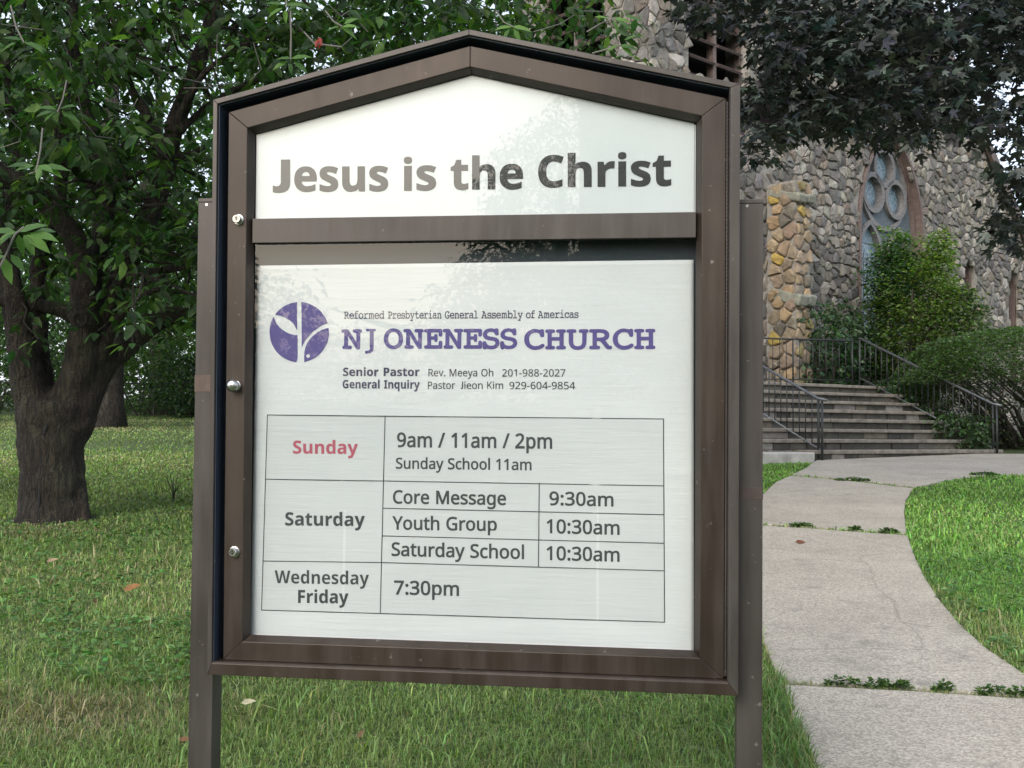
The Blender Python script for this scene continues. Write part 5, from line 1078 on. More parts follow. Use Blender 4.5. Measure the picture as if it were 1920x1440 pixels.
# crown: leaf clusters through the crown volume
c0 = np.array([-2.75, 9.2, EYE + 3.7]); cc = in_ellipsoid(5200, c0, (4.1, 4.3, 3.2), .15)
cc = cc[lump(cc, 2.2, 3) > -.75]
pxx = cc[:, 0] / cc[:, 1]; 
gap = np.exp(-(((pxx + .305) / .035) ** 2 + (((cc[:, 2] - EYE) / cc[:, 1] - .325) / .05) ** 2)); cc = cc[RNG.random(len(cc)) > gap * .85]
edge = np.clip((cc[:, 0] / cc[:, 1] * 2000 + 960 - 980) / 260, 0, 1); cc = cc[RNG.random(len(cc)) > edge * .9]
fr = (cc[:, 0] / cc[:, 1] < -.28) & (cc[:, 2] < EYE + .26 * cc[:, 1]) & (cc[:, 1] < 9.3); cc = cc[~fr | (RNG.random(len(cc)) < .22)]
low = cc[:, 2] < EYE + 1.2; cc = cc[~low | (RNG.random(len(cc)) < .35)]
e_ = np.array([tuple(v) for v in ends]); e_ = e_[RNG.random(len(e_)) < .8]
hang = np.concatenate([np.array([tuple(at(RNG.uniform(a, b), RNG.uniform(c, d), RNG.uniform(7.6, 10.8))) for _ in range(n)]) for a, b, c, d, n in ((200, 372, 420, 560, 46), (0, 372, 200, 420, 60), (430, 1000, 0, 110, 150), (930, 1200, -20, 80, 26), (300, 380, 520, 600, 12))])
hang = hang[(hang[:, 2] - EYE) > .8]
part = [clusters(cc, 9, .17, .105, LEAF_T, (.036, .078, .026), bright=.16, bcol=(.10, .18, .045)), clusters(e_, 7, .13, .10, LEAF_T, (.034, .072, .026), bright=.08, bcol=(.09, .16, .04)), clusters(hang, 9, .14, .10, LEAF_T, (.04, .085, .028), bright=.15, bcol=(.10, .17, .04))]
crown = foliage('crown', part, M_leaf, cherry); crown.matrix_parent_inverse = inv; tag(crown, kind='stuff')
# nearest sprays: each large leaf is a piece of its own
leafm = {}
def leaf_mesh(nm, col):
    V, F, C = scatter_leaves(np.zeros((1, 3)), np.array([[1., 0, 0]]), np.array([[0, 0, 1.]]), np.array([1.]), LEAF_T, np.array([col])); return np_mesh(nm, V, F, C, True, M_leaf)
LM = [leaf_mesh('leaf', c) for c in ((.10, .20, .05), (.075, .155, .045), (.14, .26, .06), (.05, .11, .035))]
LR = leaf_mesh('leaf', (.28, .03, .025))
def spray(px, py, d, leaves, size, stem):
    P = [at(*s, d) for s in stem]; o = MB().tube(P, .0035, 5, False).build('twig', M_twig, cherry); o.matrix_parent_inverse = inv
    for (lx, ly, ang, s, ci) in leaves:
        a = at(px + lx, py + ly, d + RNG.uniform(-.06, .06)); dr = CR * math.cos(math.radians(ang)) + CU * math.sin(math.radians(ang)) - CF * random.uniform(-.3, .5)
        nrm = (CU * .8 - CF * .7 + CR * random.uniform(-.4, .4)); dr.normalize(); W = nrm.cross(dr).normalized(); U = dr.cross(W)
        q = link('leaf', LR if ci == 9 else LM[ci], o); s2 = size * s
        q.matrix_basis = Matrix(((dr.x * s2, W.x * s2, U.x * s2, a.x), (dr.y * s2, W.y * s2, U.y * s2, a.y), (dr.z * s2, W.z * s2, U.z * s2, a.z), (0, 0, 0, 1)))
spray(30, 435, 3.6, [(0, 0, 175, 1, 1), (0, 0, 200, .9, 0), (5, 0, 20, 1.1, 1), (25, 2, -10, 1.2, 0), (20, 5, -35, 1.1, 2), (15, 5, -60, .9, 0), (5, 5, -85, .8, 1), (-5, 3, 215, .9, 0), (-25, 40, 160, .8, 0), (-20, 45, 195, .8, 1), (-20, 50, -80, 1, 0), (-10, 42, -50, .8, 1), (-30, 20, 180, .9, 1), (35, 0, 5, .9, 3)], .085, [(-60, 560), (-10, 520), (10, 480), (28, 440), (45, 425)])
spray(60, 310, 4.4, [(0, 0, 180, 1.1, 3), (5, 0, 195, .9, 1), (8, 0, -60, .8, 0), (12, 0, -20, 1, 0), (20, 2, 0, 1.2, 1), (15, 4, -100, .7, 0), (30, 5, -30, .8, 2)], .085, [(80, 240), (76, 280), (68, 322), (55, 326)])
spray(40, 75, 4.6, [(0, 0, 170, .9, 3), (5, 5, -10, 1, 1), (-10, 5, 200, .9, 1), (15, 5, -30, .8, 0)], .085, [(20, 10), (30, 50), (45, 80)])
spray(105, 205, 5.2, [(0, 0, 170, 1, 1), (5, 0, 10, 1.3, 3), (0, 5, -150, .9, 0), (10, 4, -25, 1.1, 1), (-6, 4, 195, 1, 3)], .085, [(125, 150), (118, 185), (108, 210)])
spray(535, 10, 5.0, [(0, 0, 175, 1.1, 1), (0, 0, 10, 1.2, 0), (5, 5, -30, 1, 1), (-5, 5, 205, 1, 0), (0, 8, -90, .7, 2), (12, 0, -8, 1.2, 3)], .085, [(535, -40), (537, -10), (537, 12)])
spray(545, 110, 5.2, [(0, 0, 170, 1, 1), (0, 0, 10, 1.2, 0), (5, 5, -35, 1, 1), (-5, 5, 205, 1, 0), (0, 8, -90, .7, 3)], .085, [(545, 20), (546, 70), (545, 112)])
spray(597, 70, 5.0, [(0, 0, -85, .6, 9), (2, 0, -75, .5, 9), (-2, 4, -100, .5, 9)], .085, [(570, 60), (590, 82), (640, 88)])
spray(1150, 35, 5.0, [(0, 0, -5, 1, 2), (5, 2, -25, 1, 1), (-8, 0, 175, .9, 2), (0, 4, -70, .8, 0), (20, -5, -10, 1.1, 1)], .085, [(1100, 60), (1125, 45), (1152, 33)])
spray(1160, 85, 5.0, [(0, 0, -15, 1.1, 1), (0, 0, 200, .8, 0), (5, 0, -40, .9, 2), (10, -10, 15, .8, 1)], .085, [(1110, 100), (1140, 92), (1165, 84)])
spray(960, 50, 5.0, [(0, 0, -10, 1.1, 2), (0, 0, 190, 1, 2), (3, 4, -60, .9, 2), (-5, 4, -120, .8, 1)], .085, [(930, 20), (945, 42), (962, 50)])
spray(640, 50, 4.8, [(0, 0, 0, 1, 2), (0, 0, -30, 1, 2), (5, -5, 30, .8, 0), (-4, 0, 185, .8, 1)], .085, [(610, 20), (625, 40), (642, 50)])

# ------------------------------------------------------------------ purple maple overhead on the right
mroot = Vector((11.5, 11.5, float(terr(11.5, 11.5))))
maple = empty('purple_maple_tree', mroot, 'dark purple-leaved maple overhanging the church from the top right corner', 'tree')
minv = Matrix.Translation(-mroot)
def mp(l): return [at(q[0], q[1], q[2]) for q in l]
ms = [([mroot + Vector((0, 0, -.1)), mroot + Vector((0, 0, 1.5)), mroot + Vector((-.1, 0, 3)), mroot + Vector((-.4, 0, 4.6)), mroot + Vector((-.5, 0, 7))], [.36, .30, .27, .24, .18])]
for l in ([(2500, -60, 11.5), (2250, -60, 11), (2000, 20, 10.5), (1820, 70, 10), (1650, 110, 9.7), (1480, 150, 9.5)], [(2500, -100, 11.5), (2200, 60, 11), (2050, 180, 10.5), (1950, 300, 10), (1900, 400, 9.8)], [(2450, -200, 11.5), (2000, -160, 11), (1700, -90, 10.5), (1450, -30, 10), (1320, 20, 9.6)], [(1950, 60, 10.3), (1850, 150, 10.4), (1700, 190, 10.2), (1640, 240, 10)]):
    P = mp(l); ms.append((P, [.10, .07, .045, .03, .018, .01][:len(P)]))
mt_ = branch_tree('trunk', ms, .03, mroot, maple, M_bark2, .02); mt_.matrix_parent_inverse = minv
mc = []
for (x, y, rx, ry, n) in ((1350, 5, 75, 40, 32), (1485, 40, 70, 78, 72), (1440, 205, 52, 55, 34), (1420, 262, 30, 40, 12), (1480, 185, 90, 68, 70), (1570, 110, 130, 110, 150), (1625, 205, 90, 62, 70), (1665, 70, 120, 90, 110), (1725, 205, 70, 48, 38), (1790, 50, 130, 100, 130), (1780, 170, 70, 55, 40), (1550, 215, 60, 35, 14), (1890, 40, 90, 100, 90), (1905, 345, 38, 90, 34), (1893, 430, 28, 30, 9), (1850, 215, 45, 40, 16), (1880, 200, 40, 40, 14), (1700, 250, 28, 25, 5), (2010, 100, 120, 150, 110), (1995, 330, 90, 130, 60), (1260, -75, 100, 40, 30), (1420, -90, 150, 70, 70), (1650, -100, 160, 70, 80), (1880, -100, 160, 80, 80)):
    for _ in range(n):
        a = random.random() * 6.283; q = random.random() ** .5; mc.append(tuple(at(x + rx * q * math.cos(a), y + ry * q * math.sin(a), random.uniform(8.6, 11.4))))
mc = np.array(mc)
part = [clusters(mc, 9, .20, .125, MAPLE_T, (.026, .036, .034), droop=.45, hue=.16, bright=.24, bcol=(.07, .09, .075))]
mcr = foliage('crown', part, M_maple, maple); mcr.matrix_parent_inverse = minv; tag(mcr, kind='stuff')
tb = MB()
for k in range(60):
    c = Vector(random.choice(mc.tolist())); d = Vector((random.gauss(-.5, .6), random.gauss(0, .6), random.gauss(-.3, .3))); tb.tube([c - d * .25, c, c + d * .25], [.006, .005, .003], 5, False)
o = tb.build('branchlets', M_bark, maple); o.matrix_parent_inverse = minv; tag(o, kind='stuff')

# ------------------------------------------------------------------ trees and shrubs behind
def crown_parts(c, r, n, per, size, base, seed, T=LEAF_S, shell=.55, lumpy=.22, **kw):
    P = in_ellipsoid(n, (0, 0, 0), r, shell); k = 1 + lumpy * lump(unit(P), 3.2, seed); P = P * k[:, None] + np.array(c)
    return clusters(P, per, size * 2.2, size, T, base, **kw)
def bg_tree(name, label, x, y, h, cr, base, n, trunk_r, seed, group='trees standing beyond the lawn', bright=.12, zlow=.35, lean=None):
    z = float(terr(x, y)); root = empty(name, (x, y, z), label, 'tree', group)
    lean = random.uniform(-.4, .4) if lean is None else lean; m_ = MB(); m_.tube([(0, 0, -.2), (0, 0, .6), (lean * .3, 0, h * .3), (lean, 0, h * .55), (lean * 1.3, .2, h * .85)], [trunk_r * 1.35, trunk_r, trunk_r * .85, trunk_r * .6, trunk_r * .2], 12)
    for k in range(6):
        a = k * 1.05 + random.random(); z0 = h * random.uniform(.28, .5); m_.tube([(lean * .3, 0, z0), (math.cos(a) * cr * .4, math.sin(a) * cr * .4, z0 + h * .12), (math.cos(a) * cr * .8, math.sin(a) * cr * .8, z0 + h * .2)], [trunk_r * .45, trunk_r * .3, trunk_r * .1], 7)
    m_.build('trunk', M_bark2, root, smooth=True)
    parts = [crown_parts((lean, 0, h * .62), (cr, cr, h * .40), n, 6, .20, base, seed, bright=bright, bcol=tuple(min(.3, b * 2.4) for b in base)),
             crown_parts((lean + cr * .3, -cr * .4, h * zlow), (cr * .7, cr * .6, h * .17), n // 5, 6, .20, base, seed + 1, bright=bright, bcol=tuple(min(.3, b * 2.4) for b in base))]
    o = foliage('crown', parts, M_leaf, root); tag(o, kind='stuff'); return root
bgt = [(-9.6, 25.2, 11, 4.2, (.035, .075, .025), 1500, .42), (-15.0, 29, 12, 5, (.04, .085, .03), 1500, .4), (-5.5, 33, 13, 5, (.032, .07, .025), 1600, .38), (-12.5, 38, 15, 5.5, (.045, .09, .03), 1500, .42),
       (-1.0, 36, 14, 5, (.04, .08, .028), 1500, .38), (-20, 37, 14, 5.5, (.035, .075, .028), 1200, .4), (2.5, 42, 12, 4.5, (.05, .10, .035), 1000, .35)]
desc = ['tall broad tree whose grey trunk stands behind the fence right of the cherry trunk', 'broad green tree at the left edge beyond the cherry tree', 'dark leafy tree beyond the lawn directly behind the left half of the board', 'tall pale-green tree far beyond the fence behind the cherry tree', 'dark leafy tree beyond the board just left of the church tower', 'distant green tree at the far left beyond the fence', 'light green tree seen past the left side of the church tower']
for i, (x, y, h, cr, base, n, tr_) in enumerate(bgt): bg_tree('broadleaf_tree', desc[i], x, y, h, cr, base, n, tr_, 20 + i)
bg_tree('broadleaf_tree', 'pale tree beyond the right end of the church gable', 23.5, 40, 13, 3.4, (.09, .16, .05), 900, .3, 41, bright=.3)  # leaf colour lighter than the other trees
def shrub(name, label, x, y, r, h, n, size, base, seed, cat='shrub', group=None, T=LEAF_S, mt=None, shell=.6, per=6, zc=None, z0=None, stems=5, **kw):
    z = float(terr(x, y)) if z0 is None else z0; root = empty(name, (x, y, z), label, cat, group); m_ = MB()
    for k in range(stems):
        a = k * 6.283 / stems + random.random(); m_.tube([(math.cos(a) * .06, math.sin(a) * .06, -.05), (math.cos(a) * r * .3, math.sin(a) * r * .3, h * .35), (math.cos(a) * r * .6, math.sin(a) * r * .6, h * .72)], [.03, .022, .008], 5)
    m_.build('stems', M_bark2, root)
    zz = h * .5 if zc is None else zc
    o = foliage('foliage', [crown_parts((0, 0, zz), (r, r, h - zz if zc else h * .5), n, per, size, base, seed, T, shell, **kw)], mt or M_leaf, root); tag(o, kind='stuff'); return root
for i, (x, y, r, h, c, lab) in enumerate(((-17.5, 36, 2.6, 3.4, (.035, .07, .025), 'dark shrub behind the fence at the far left edge'), (-12.6, 36.2, 2.3, 2.8, (.05, .10, .03), 'green shrub behind the fence showing left of the cherry trunk'), (-8.2, 36.6, 2.2, 2.3, (.028, .06, .03), 'dark shrub behind the fence showing between the cherry trunk and the board'),
                                     (-11.0, 37, 1.6, 3.6, (.10, .17, .04), 'yellow-green bush behind the fence close to the left post'), (-4.2, 36.4, 2.4, 3.2, (.035, .075, .03), 'dark shrub behind the fence behind the board'), (1.5, 35.5, 2.4, 3, (.035, .075, .03), 'dark shrub beyond the lawn beside the church tower'), (-10.2, 33.9, 1.2, 2.4, (.03, .065, .03), 'loose dark shrub growing through the fence by the left post'))):
    shrub('shrub', lab, x, y, r, h, 700, .13, c, 60 + i, group='shrubs along the far fence', bright=.12, bcol=(.09, .16, .05))
far = []
for k in range(16): far.append(crown_parts((-34 + k * 3.1, 50 + random.uniform(-2, 2), 5 + random.uniform(-1, 1)), (3.2, 2.5, random.uniform(3.6, 6)), 330, 5, .34, (.04, .085, .032), 90 + k, bright=.15, bcol=(.09, .16, .06)))
for k in range(13): far.append(crown_parts((-33 + k * 3.3, 44 + random.uniform(-2, 2), 3.9 + random.uniform(-.5, 1)), (3.2, 2.2, random.uniform(4.4, 5.6)), 760, 5, .26, (.05, .10, .036) if k % 3 else (.085, .15, .045), 190 + k, bright=.22, bcol=(.13, .22, .07)))
fo = foliage('far_woodland', far, M_leaf); tag(fo, 'distant green woodland closing the view beyond the lawn', 'woodland', kind='stuff')
# bushy evergreen in front of the big window
ev = []
bx, by = at(1702, 600, 21.6).x, 21.6; bz = float(terr(bx, by)); 
def evl(cx, cz, r, h, n, col, seed, **kw): return crown_parts((cx, 0, cz * 1.1), (r, r * .8, h * 1.08), int(n * 1.35), 7, .085, col, seed, LEAF_S, .5, .32, droop=.1, **kw)
evr = empty('evergreen_bush', (bx, by, bz), 'large bushy evergreen with yellow-green top growing in front of the stained glass window', 'bush')
m_ = MB()
for k in range(7):
    a = k * .9; m_.tube([(0, 0, -.1), (math.cos(a) * .3, math.sin(a) * .3, 1.2), (math.cos(a) * .6, math.sin(a) * .6, 3.0)], [.05, .035, .012], 6)
m_.build('stems', M_bark2, evr)
for_z = 1.22
ev = [evl(.15, 1.6, 1.22, 1.5, 1500, (.085, .13, .04), 1, bright=.28, bcol=(.12, .17, .045)), evl(.25, 2.6, .85, 1.1, 800, (.12, .19, .05), 2, bright=.25, bcol=(.17, .23, .05)), evl(-.30, 2.95, .52, .8, 420, (.05, .11, .05), 3, bright=.15, bcol=(.11, .19, .08)),
      evl(.62, 3.45, .26, .55, 170, (.12, .20, .045), 4, bright=.3, bcol=(.2, .28, .06)), evl(-.2, 3.45, .35, .5, 200, (.09, .17, .05), 5, bright=.3, bcol=(.17, .26, .07)), evl(-.8, 1.6, .5, .7, 260, (.035, .075, .03), 6), evl(1.05, 2.1, .5, .95, 380, (.05, .10, .03), 7)]
o = foliage('foliage', ev, M_leaf, evr); tag(o, kind='stuff')
# clipped mound hedge
hx, hy = 9.35, 19.0; hz = float(terr(hx, hy)) - .1; hr = empty('clipped_hedge', (hx, hy, hz), 'rounded clipped yew hedge with bare brown underside right of the steps', 'hedge')
n = 11000; d = unit(RNG.standard_normal((n, 3))); d[:, 2] = np.abs(d[:, 2]); P = d * np.array([2.35, 2.0, 1.0]) * (1 + .05 * lump(d, 5, 8))[:, None] + np.array([0, 0, 1.22])
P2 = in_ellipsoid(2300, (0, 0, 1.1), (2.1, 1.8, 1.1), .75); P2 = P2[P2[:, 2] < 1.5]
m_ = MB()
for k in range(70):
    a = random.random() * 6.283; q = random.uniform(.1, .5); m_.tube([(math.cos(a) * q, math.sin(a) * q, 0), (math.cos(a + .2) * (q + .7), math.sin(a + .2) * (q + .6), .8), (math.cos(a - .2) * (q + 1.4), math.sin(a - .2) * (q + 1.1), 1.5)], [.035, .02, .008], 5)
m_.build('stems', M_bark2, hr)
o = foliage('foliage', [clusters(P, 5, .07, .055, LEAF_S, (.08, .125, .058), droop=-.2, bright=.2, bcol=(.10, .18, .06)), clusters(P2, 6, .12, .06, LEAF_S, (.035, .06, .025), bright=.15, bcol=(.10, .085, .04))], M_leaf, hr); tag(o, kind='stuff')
# small bushes round the steps
for i, (px_, d_, r, h, c, lab, sz, zz) in enumerate(((1655, 19.6, .55, 1.25, (.06, .12, .05), 'leafy bush behind the right stair railing near the top step', .11, None), (1730, 18.9, .6, .8, (.04, .085, .035), 'low dark bush filling the gap between stair railing and hedge', .10, None),
                                              (1550, 20.4, .55, 1.75, (.045, .095, .05), 'ivy-like bush at the foot of the tan buttress', .11, 1.9), (1590, 20.9, .5, 2.1, (.03, .065, .03), 'dark bush between the buttress and the evergreen', .10, 1.9), (1800, 17.6, .45, .7, (.04, .08, .03), 'low bush at the outer foot of the right stair railing', .08, None), (1700, 19.9, .6, 1.4, (.04, .085, .035), 'dark green bush under the evergreen behind the railing', .09, None))):
    p = at(px_, 800, d_); shrub('small_bush', lab, p.x, p.y, r, h, 240, sz, c, 130 + i, z0=zz, bright=.2, bcol=(.11, .18, .08))
# ------------------------------------------------------------------ fence across the back of the lawn
fy = 34.6; fz = float(terr(0, fy)); fen = empty('chain_link_fence', (-10, fy, fz), 'black chain-link fence along the far edge of the lawn', 'fence')
M_wire = plain('dark_wire', (.03, .035, .033), .5, .3)
for x in np.arange(-12, 16, 2.6): MB().tube([(x, 0, -.1), (x, 0, 1.12)], .028, 8).build('post', M_wire, fen)
MB().tube([(-12, 0, 1.1), (15, 0, 1.1)], .02, 6).build('top_rail', M_wire, fen)
m_ = MB()
for k in range(190):
    x = -12 + k * .14
    for s in (-1, 1): m_.tube([(x - s * .53, 0, .03), (x + s * .53, 0, 1.09)], .0045, 3, False)
o = m_.build('wire_mesh', M_wire, fen); tag(o, kind='stuff')

# ------------------------------------------------------------------ trees and an added building behind the viewer (mirrored in the glass)
def rear_tree(label, x, y, h, cr, n, tr_, seed, base=(.03, .06, .022), lean=0): return bg_tree('broadleaf_tree', label, x, y, h, cr, base, n, tr_, seed, group='trees across the street', zlow=.34, lean=lean)
rear_tree('street tree behind the viewer mirrored at the right of the glass', -8.6, -22.4, 4.7, 3.5, 1300, .2, 201, lean=3.6)
ab = empty('added_dark_building', (2, -44, 0), 'plain brown brick building added behind the viewer to darken the glass reflection', 'building')  # unseen building added so the right of the header glass mirrors something dark
M_brick = plain('brown_brick', (.10, .06, .045), .85, ns=3, nb=.2)
MB().box(-9.5, 12, -6, 6, 0, 12.5).build('wall', M_brick, ab); MB().box(-9.8, 12.3, -6.3, 6.3, 12.5, 12.9).build('roof', M_slate, ab)
for fl in range(4):
    for q in range(7):
        wd = MB().box(-8.3 + q * 3, -7.0 + q * 3, 5.98, 6.03, 1 + fl * 3, 2.7 + fl * 3).build('window', M_darkglass, ab); MB().box(-8.4 + q * 3, -6.9 + q * 3, 6.0, 6.12, .86 + fl * 3, .98 + fl * 3).build('sill', M_cheek, wd)
rear_tree('tall dense tree added across the street to soften the mirrored building edge', -8.0, -37, 12, 4.0, 3000, .4, 204)  # tree put in to soften the building's edge in the glass
rear_tree('street tree behind the viewer mirrored at the left of the glass', -14.4, -22, 4.6, 3.5, 700, .18, 203)
rw = [crown_parts((-40 + k * 5, -42, 1.4), (4, 3, 2.2), 300, 5, .34, (.03, .06, .025), 300 + k) for k in range(18)]
o = foliage('street_hedge', rw, M_leaf); tag(o, 'low green hedge across the street behind the viewer', 'hedge', kind='stuff')

# ------------------------------------------------------------------ grass
def tri_blades(n, y0, y1, hmin, hmax, wd, pw=2.0, seg2=True):
    u = RNG.random(n); y = (y0 ** (2 - pw) + u * (y1 ** (2 - pw) - y0 ** (2 - pw))) ** (1 / (2 - pw)) if abs(pw - 2) > .01 else y0 * (y1 / y0) ** u
    x = (RNG.random(n) * 1.56 - .68) * y
    k = ~in_path(x, y); x = x[k]; y = y[k]
    # keep clear of trunk, steps and church
    k = ((x - cb.x) ** 2 + ((y - cb.y)) ** 2 > .12) & ~((y > 14.9) & (x > 3.2 + (y - 15) * -.3) & (x > 2.9)) & ~((y > 18) & (x > 1.5))
    x = x[k]; y = y[k]; n = len(x)
    z = terr(x, y) + .004
    pn = lump(np.stack([x, y, 0 * x], -1), 1.6, 5); pn2 = lump(np.stack([x, y, 0 * x], -1), .55, 6); pn3 = lump(np.stack([x, y, 0 * x], -1), 6, 9)
    h = (hmin + (hmax - hmin) * RNG.random(n) ** 1.6) * (1 + .25 * pn3).clip(.5, 1.6)
    a = RNG.random(n) * 6.283; ln = RNG.random(n) * 1.7 + .15; dx = np.cos(a); dy = np.sin(a)
    W = wd * (y / 4) ** .75 * (.6 + .8 * RNG.random(n)); sx = -dy * W; sy = dx * W
    P = np.stack([x, y, z], -1); S = np.stack([sx, sy, 0 * sx], -1); m1 = P + np.stack([dx * h * ln * .3, dy * h * ln * .3, h * .6], -1); t1 = P + np.stack([dx * h * ln, dy * h * ln, h * (1 - .3 * ln).clip(.25, 1)], -1)
    col = np.array([.20, .285, .095])[None] * (1 + .28 * RNG.standard_normal((n, 1))).clip(.35, 1.9) * (1 + .10 * RNG.standard_normal((n, 3)))
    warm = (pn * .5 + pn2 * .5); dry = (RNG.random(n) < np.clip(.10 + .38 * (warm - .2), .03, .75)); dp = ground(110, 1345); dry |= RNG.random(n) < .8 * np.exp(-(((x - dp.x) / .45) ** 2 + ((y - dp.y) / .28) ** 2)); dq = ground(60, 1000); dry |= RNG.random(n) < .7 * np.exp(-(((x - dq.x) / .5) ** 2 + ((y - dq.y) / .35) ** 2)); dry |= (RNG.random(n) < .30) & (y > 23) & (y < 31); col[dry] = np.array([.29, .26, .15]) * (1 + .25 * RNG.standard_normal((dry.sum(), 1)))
    col = col * (1 + .16 * pn2 + .12 * pn)[:, None] * (1 + .35 * np.clip((y - 14) / 10, 0, 1))[:, None]  # far blades painted lighter for less shade there and pale seed heads
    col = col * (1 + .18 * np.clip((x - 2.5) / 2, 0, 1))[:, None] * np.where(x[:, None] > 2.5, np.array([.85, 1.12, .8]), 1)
    if seg2:
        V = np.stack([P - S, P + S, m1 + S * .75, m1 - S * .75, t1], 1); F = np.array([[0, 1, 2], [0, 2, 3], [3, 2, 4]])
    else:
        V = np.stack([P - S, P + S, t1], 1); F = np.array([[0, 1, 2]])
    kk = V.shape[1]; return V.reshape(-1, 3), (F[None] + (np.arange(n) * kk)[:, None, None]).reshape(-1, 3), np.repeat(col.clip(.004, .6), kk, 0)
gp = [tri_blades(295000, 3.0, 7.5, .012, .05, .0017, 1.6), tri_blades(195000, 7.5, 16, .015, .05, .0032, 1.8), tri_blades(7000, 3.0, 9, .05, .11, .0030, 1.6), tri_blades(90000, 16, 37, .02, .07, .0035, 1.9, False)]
# broad-leaved weeds and clover in patches
n = 34000; y = 3.1 * (10 / 3.1) ** RNG.random(n); x = (RNG.random(n) * 1.3 - .65) * y; q = np.stack([x, y, 0 * x], -1)
k = (lump(q, 1.9, 31) > .25) & ~in_path(x, y) & ((x - cb.x) ** 2 + (y - cb.y) ** 2 > .2); x = x[k]; y = y[k]; n = len(x)
P = np.stack([x, y, terr(x, y) + .02 + .035 * RNG.random(n)], -1); a = RNG.random(n) * 6.283
gp.append(scatter_leaves(P, np.stack([np.cos(a), np.sin(a), .1 + .3 * RNG.random(n)], -1), np.array([0, 0, 1.]) + .4 * RNG.standard_normal((n, 3)), .022 + .026 * RNG.random(n), LEAF_S, tints(n, (.085, .18, .055), bright=.2, bcol=(.14, .25, .085))))
# long grass against the path edge beside the right post
n = 2600; t = RNG.random(n); e = np.array([tuple(ground(*p))[:2] for p in ((1466, 1290), (1492, 1380), (1520, 1440), (1555, 1560))]); f_ = t * 2.999; i0 = f_.astype(int); xy = e[i0] * (1 - (f_ - i0))[:, None] + e[i0 + 1] * (f_ - i0)[:, None]
xy = xy + np.stack([-RNG.random(n) ** 1.5 * .28 + .015, RNG.random(n) * .1], -1); h = .035 + .07 * RNG.random(n); a = RNG.random(n) * 6.283; P = np.stack([xy[:, 0], xy[:, 1], terr(xy[:, 0], xy[:, 1])], -1); dx = np.cos(a); dy = np.sin(a); S = np.stack([-dy, dx, 0 * dx], -1) * .0024
V = np.stack([P - S, P + S, P + S * .7 + np.stack([dx * h * .2, dy * h * .2, h * .6], -1), P - S * .7 + np.stack([dx * h * .2, dy * h * .2, h * .6], -1), P + np.stack([dx * h * .6, dy * h * .6, h * .9], -1)], 1)
gp.append((V.reshape(-1, 3), (np.array([[0, 1, 2], [0, 2, 3], [3, 2, 4]])[None] + (np.arange(n) * 5)[:, None, None]).reshape(-1, 3), np.repeat(tints(n, (.12, .21, .065), bright=.15, bcol=(.25, .24, .12)), 5, 0)))
# white clover heads
n = 900; y = 4 * (22 / 4) ** RNG.random(n); x = (RNG.random(n) * 1.2 - .6) * y; q = np.stack([x, y, 0 * x], -1); k = ~in_path(x, y) & (lump(q, 1.1, 77) > .2) & (x < 3) ; x = x[k]; y = y[k]; n = len(x)
a = RNG.random(n) * 6.283
for dq in (0, 1.57): gp.append(scatter_leaves(np.stack([x, y, terr(x, y) + .035], -1), np.stack([np.cos(a + dq), np.sin(a + dq), .2 + 0 * a], -1), np.array([0, 0, 1.]) + .1 * RNG.standard_normal((n, 3)), np.full(n, .016) * (y / 6) ** .4, LEAF_S, tints(n, (.55, .56, .5), .1, .03)))
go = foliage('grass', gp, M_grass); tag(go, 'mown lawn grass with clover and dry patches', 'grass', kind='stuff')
# weeds in the path joints
def weed(px, py, wpx, lab, h=.035):
    p = ground(px, py); wm = wpx * p.y / FPX; n = int(60 + wm * 420); root = (p.x, p.y, p.z + .018)
    u = (RNG.random(n) - .5); P = np.stack([u * wm, (RNG.random(n) - .5) * wm * .22, RNG.random(n) * h * (1 - (2 * u) ** 2 * .7)], -1); a = RNG.random(n) * 6.283
    V, F, C = scatter_leaves(P, np.stack([np.cos(a), np.sin(a), .2 + .4 * RNG.random(n)], -1), np.array([0, 0, 1.]) + .5 * RNG.standard_normal((n, 3)), (.016 + .02 * RNG.random(n)) * (p.y / 6) ** .5, LEAF_S, tints(n, (.06, .13, .03), bright=.2, bcol=(.12, .19, .05)))
    m = np_mesh('joint_weed', V, F, C, False, M_leaf); o = link('joint_weed', m); o.location = root; o.rotation_euler = (0, 0, -.04); tag(o, lab, 'weed', 'weeds growing in the path joints')
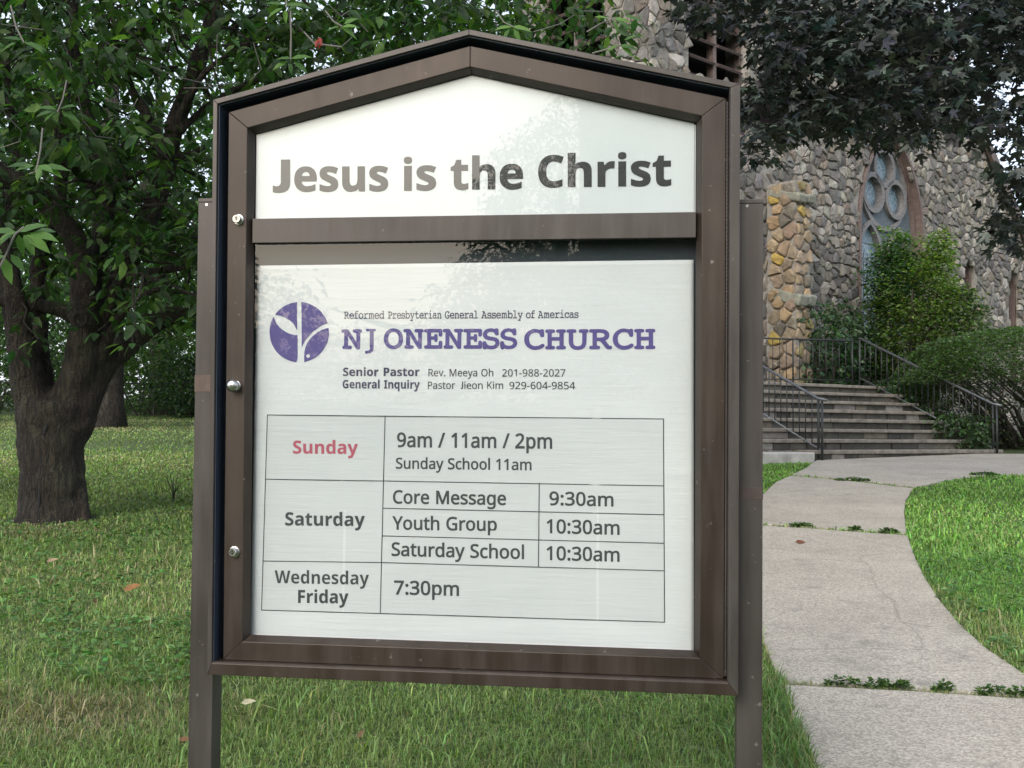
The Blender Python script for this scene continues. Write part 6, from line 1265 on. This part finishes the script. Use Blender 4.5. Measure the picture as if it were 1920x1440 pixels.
for (x, y, w_, lab) in ((1583, 1294, 62, 'leftmost weed tuft in the front path joint'), (1648, 1298, 48, 'second weed tuft from the left in the front path joint'), (1693, 1300, 28, 'small weed tuft in the middle of the front path joint'), (1769, 1304, 38, 'lone round weed tuft right of the middle of the front joint'), (1865, 1311, 66, 'widest weed tuft near the right end of the front joint'), (1912, 1314, 40, 'weed tuft at the right photo edge in the front joint'),
                        (1502, 992, 40, 'flat weed tuft just beside the right post in the middle path joint'), (1604, 999, 16, 'tiny weed tuft in the middle of the middle path joint'), (1666, 1004, 32, 'weed tuft at the right end of the middle path joint'), (1600, 905, 60, 'thin line of weeds in the far path joint'), (1845, 894, 50, 'weeds spilling over the lawn edge near the steps')):
    weed(x, y, w_, lab)
# fallen leaves
def fallen(px, py, size, col, lab, ang, grow=.02):
    p = ground(px, py); s = size * p.y / FPX
    V, F, C = scatter_leaves(np.zeros((1, 3)), np.array([[1., 0, .1]]), np.array([[0, 0, 1.]]), np.array([s]), LEAF_T, np.array([col])); V[:, 2] += .16 * s
    o = link('fallen_leaf', np_mesh('fallen_leaf', V, F, C, False, M_leaf)); o.location = (p.x, p.y, p.z + grow); o.rotation_mode = 'ZYX'; o.rotation_euler = (.8, 0, ang); tag(o, lab, 'leaf', 'fallen leaves')
fallen(452, 1358, 26, (.55, .50, .36), 'pale cream fallen leaf on the grass just right of the left post', .2, .07); fallen(604, 1295, 16, (.45, .38, .22), 'small curled yellow leaf on the grass under the board', 1.2, .06); fallen(232, 1132, 32, (.34, .16, .07), 'orange-brown fallen leaf on the lawn left of the board', .5, .06)
fallen(88, 1074, 20, (.42, .30, .20), 'pinkish dry leaf on the lawn below the cherry trunk', .4, .06); fallen(180, 1156, 14, (.10, .06, .03), 'small dark brown leaf on the lawn left of the orange-brown one', 2, .06); fallen(1490, 1025, 20, (.18, .07, .045), 'reddish brown leaf on the path beyond the right post', .0, .026); fallen(668, 1415, 22, (.2, .13, .07), 'brown leaf in the grass near the bottom photo edge under the board', .9, .05); fallen(335, 1418, 22, (.22, .10, .05), 'brown leaf in the grass left of the left post foot', .1, .05)
sp_ = ground(325, 945); m_ = MB(); 
for k in range(7):
    a = k * .9; m_.tube([(0, 0, 0), (.01 * math.cos(a), 0, .1), (.08 * math.cos(a), .05 * math.sin(a), .2 + .015 * k)], [.005, .004, .002], 4, False)
o = m_.build('bare_seedling', M_bark); o.location = sp_; tag(o, 'thin leafless seedling standing in the lawn left of the board', 'seedling')
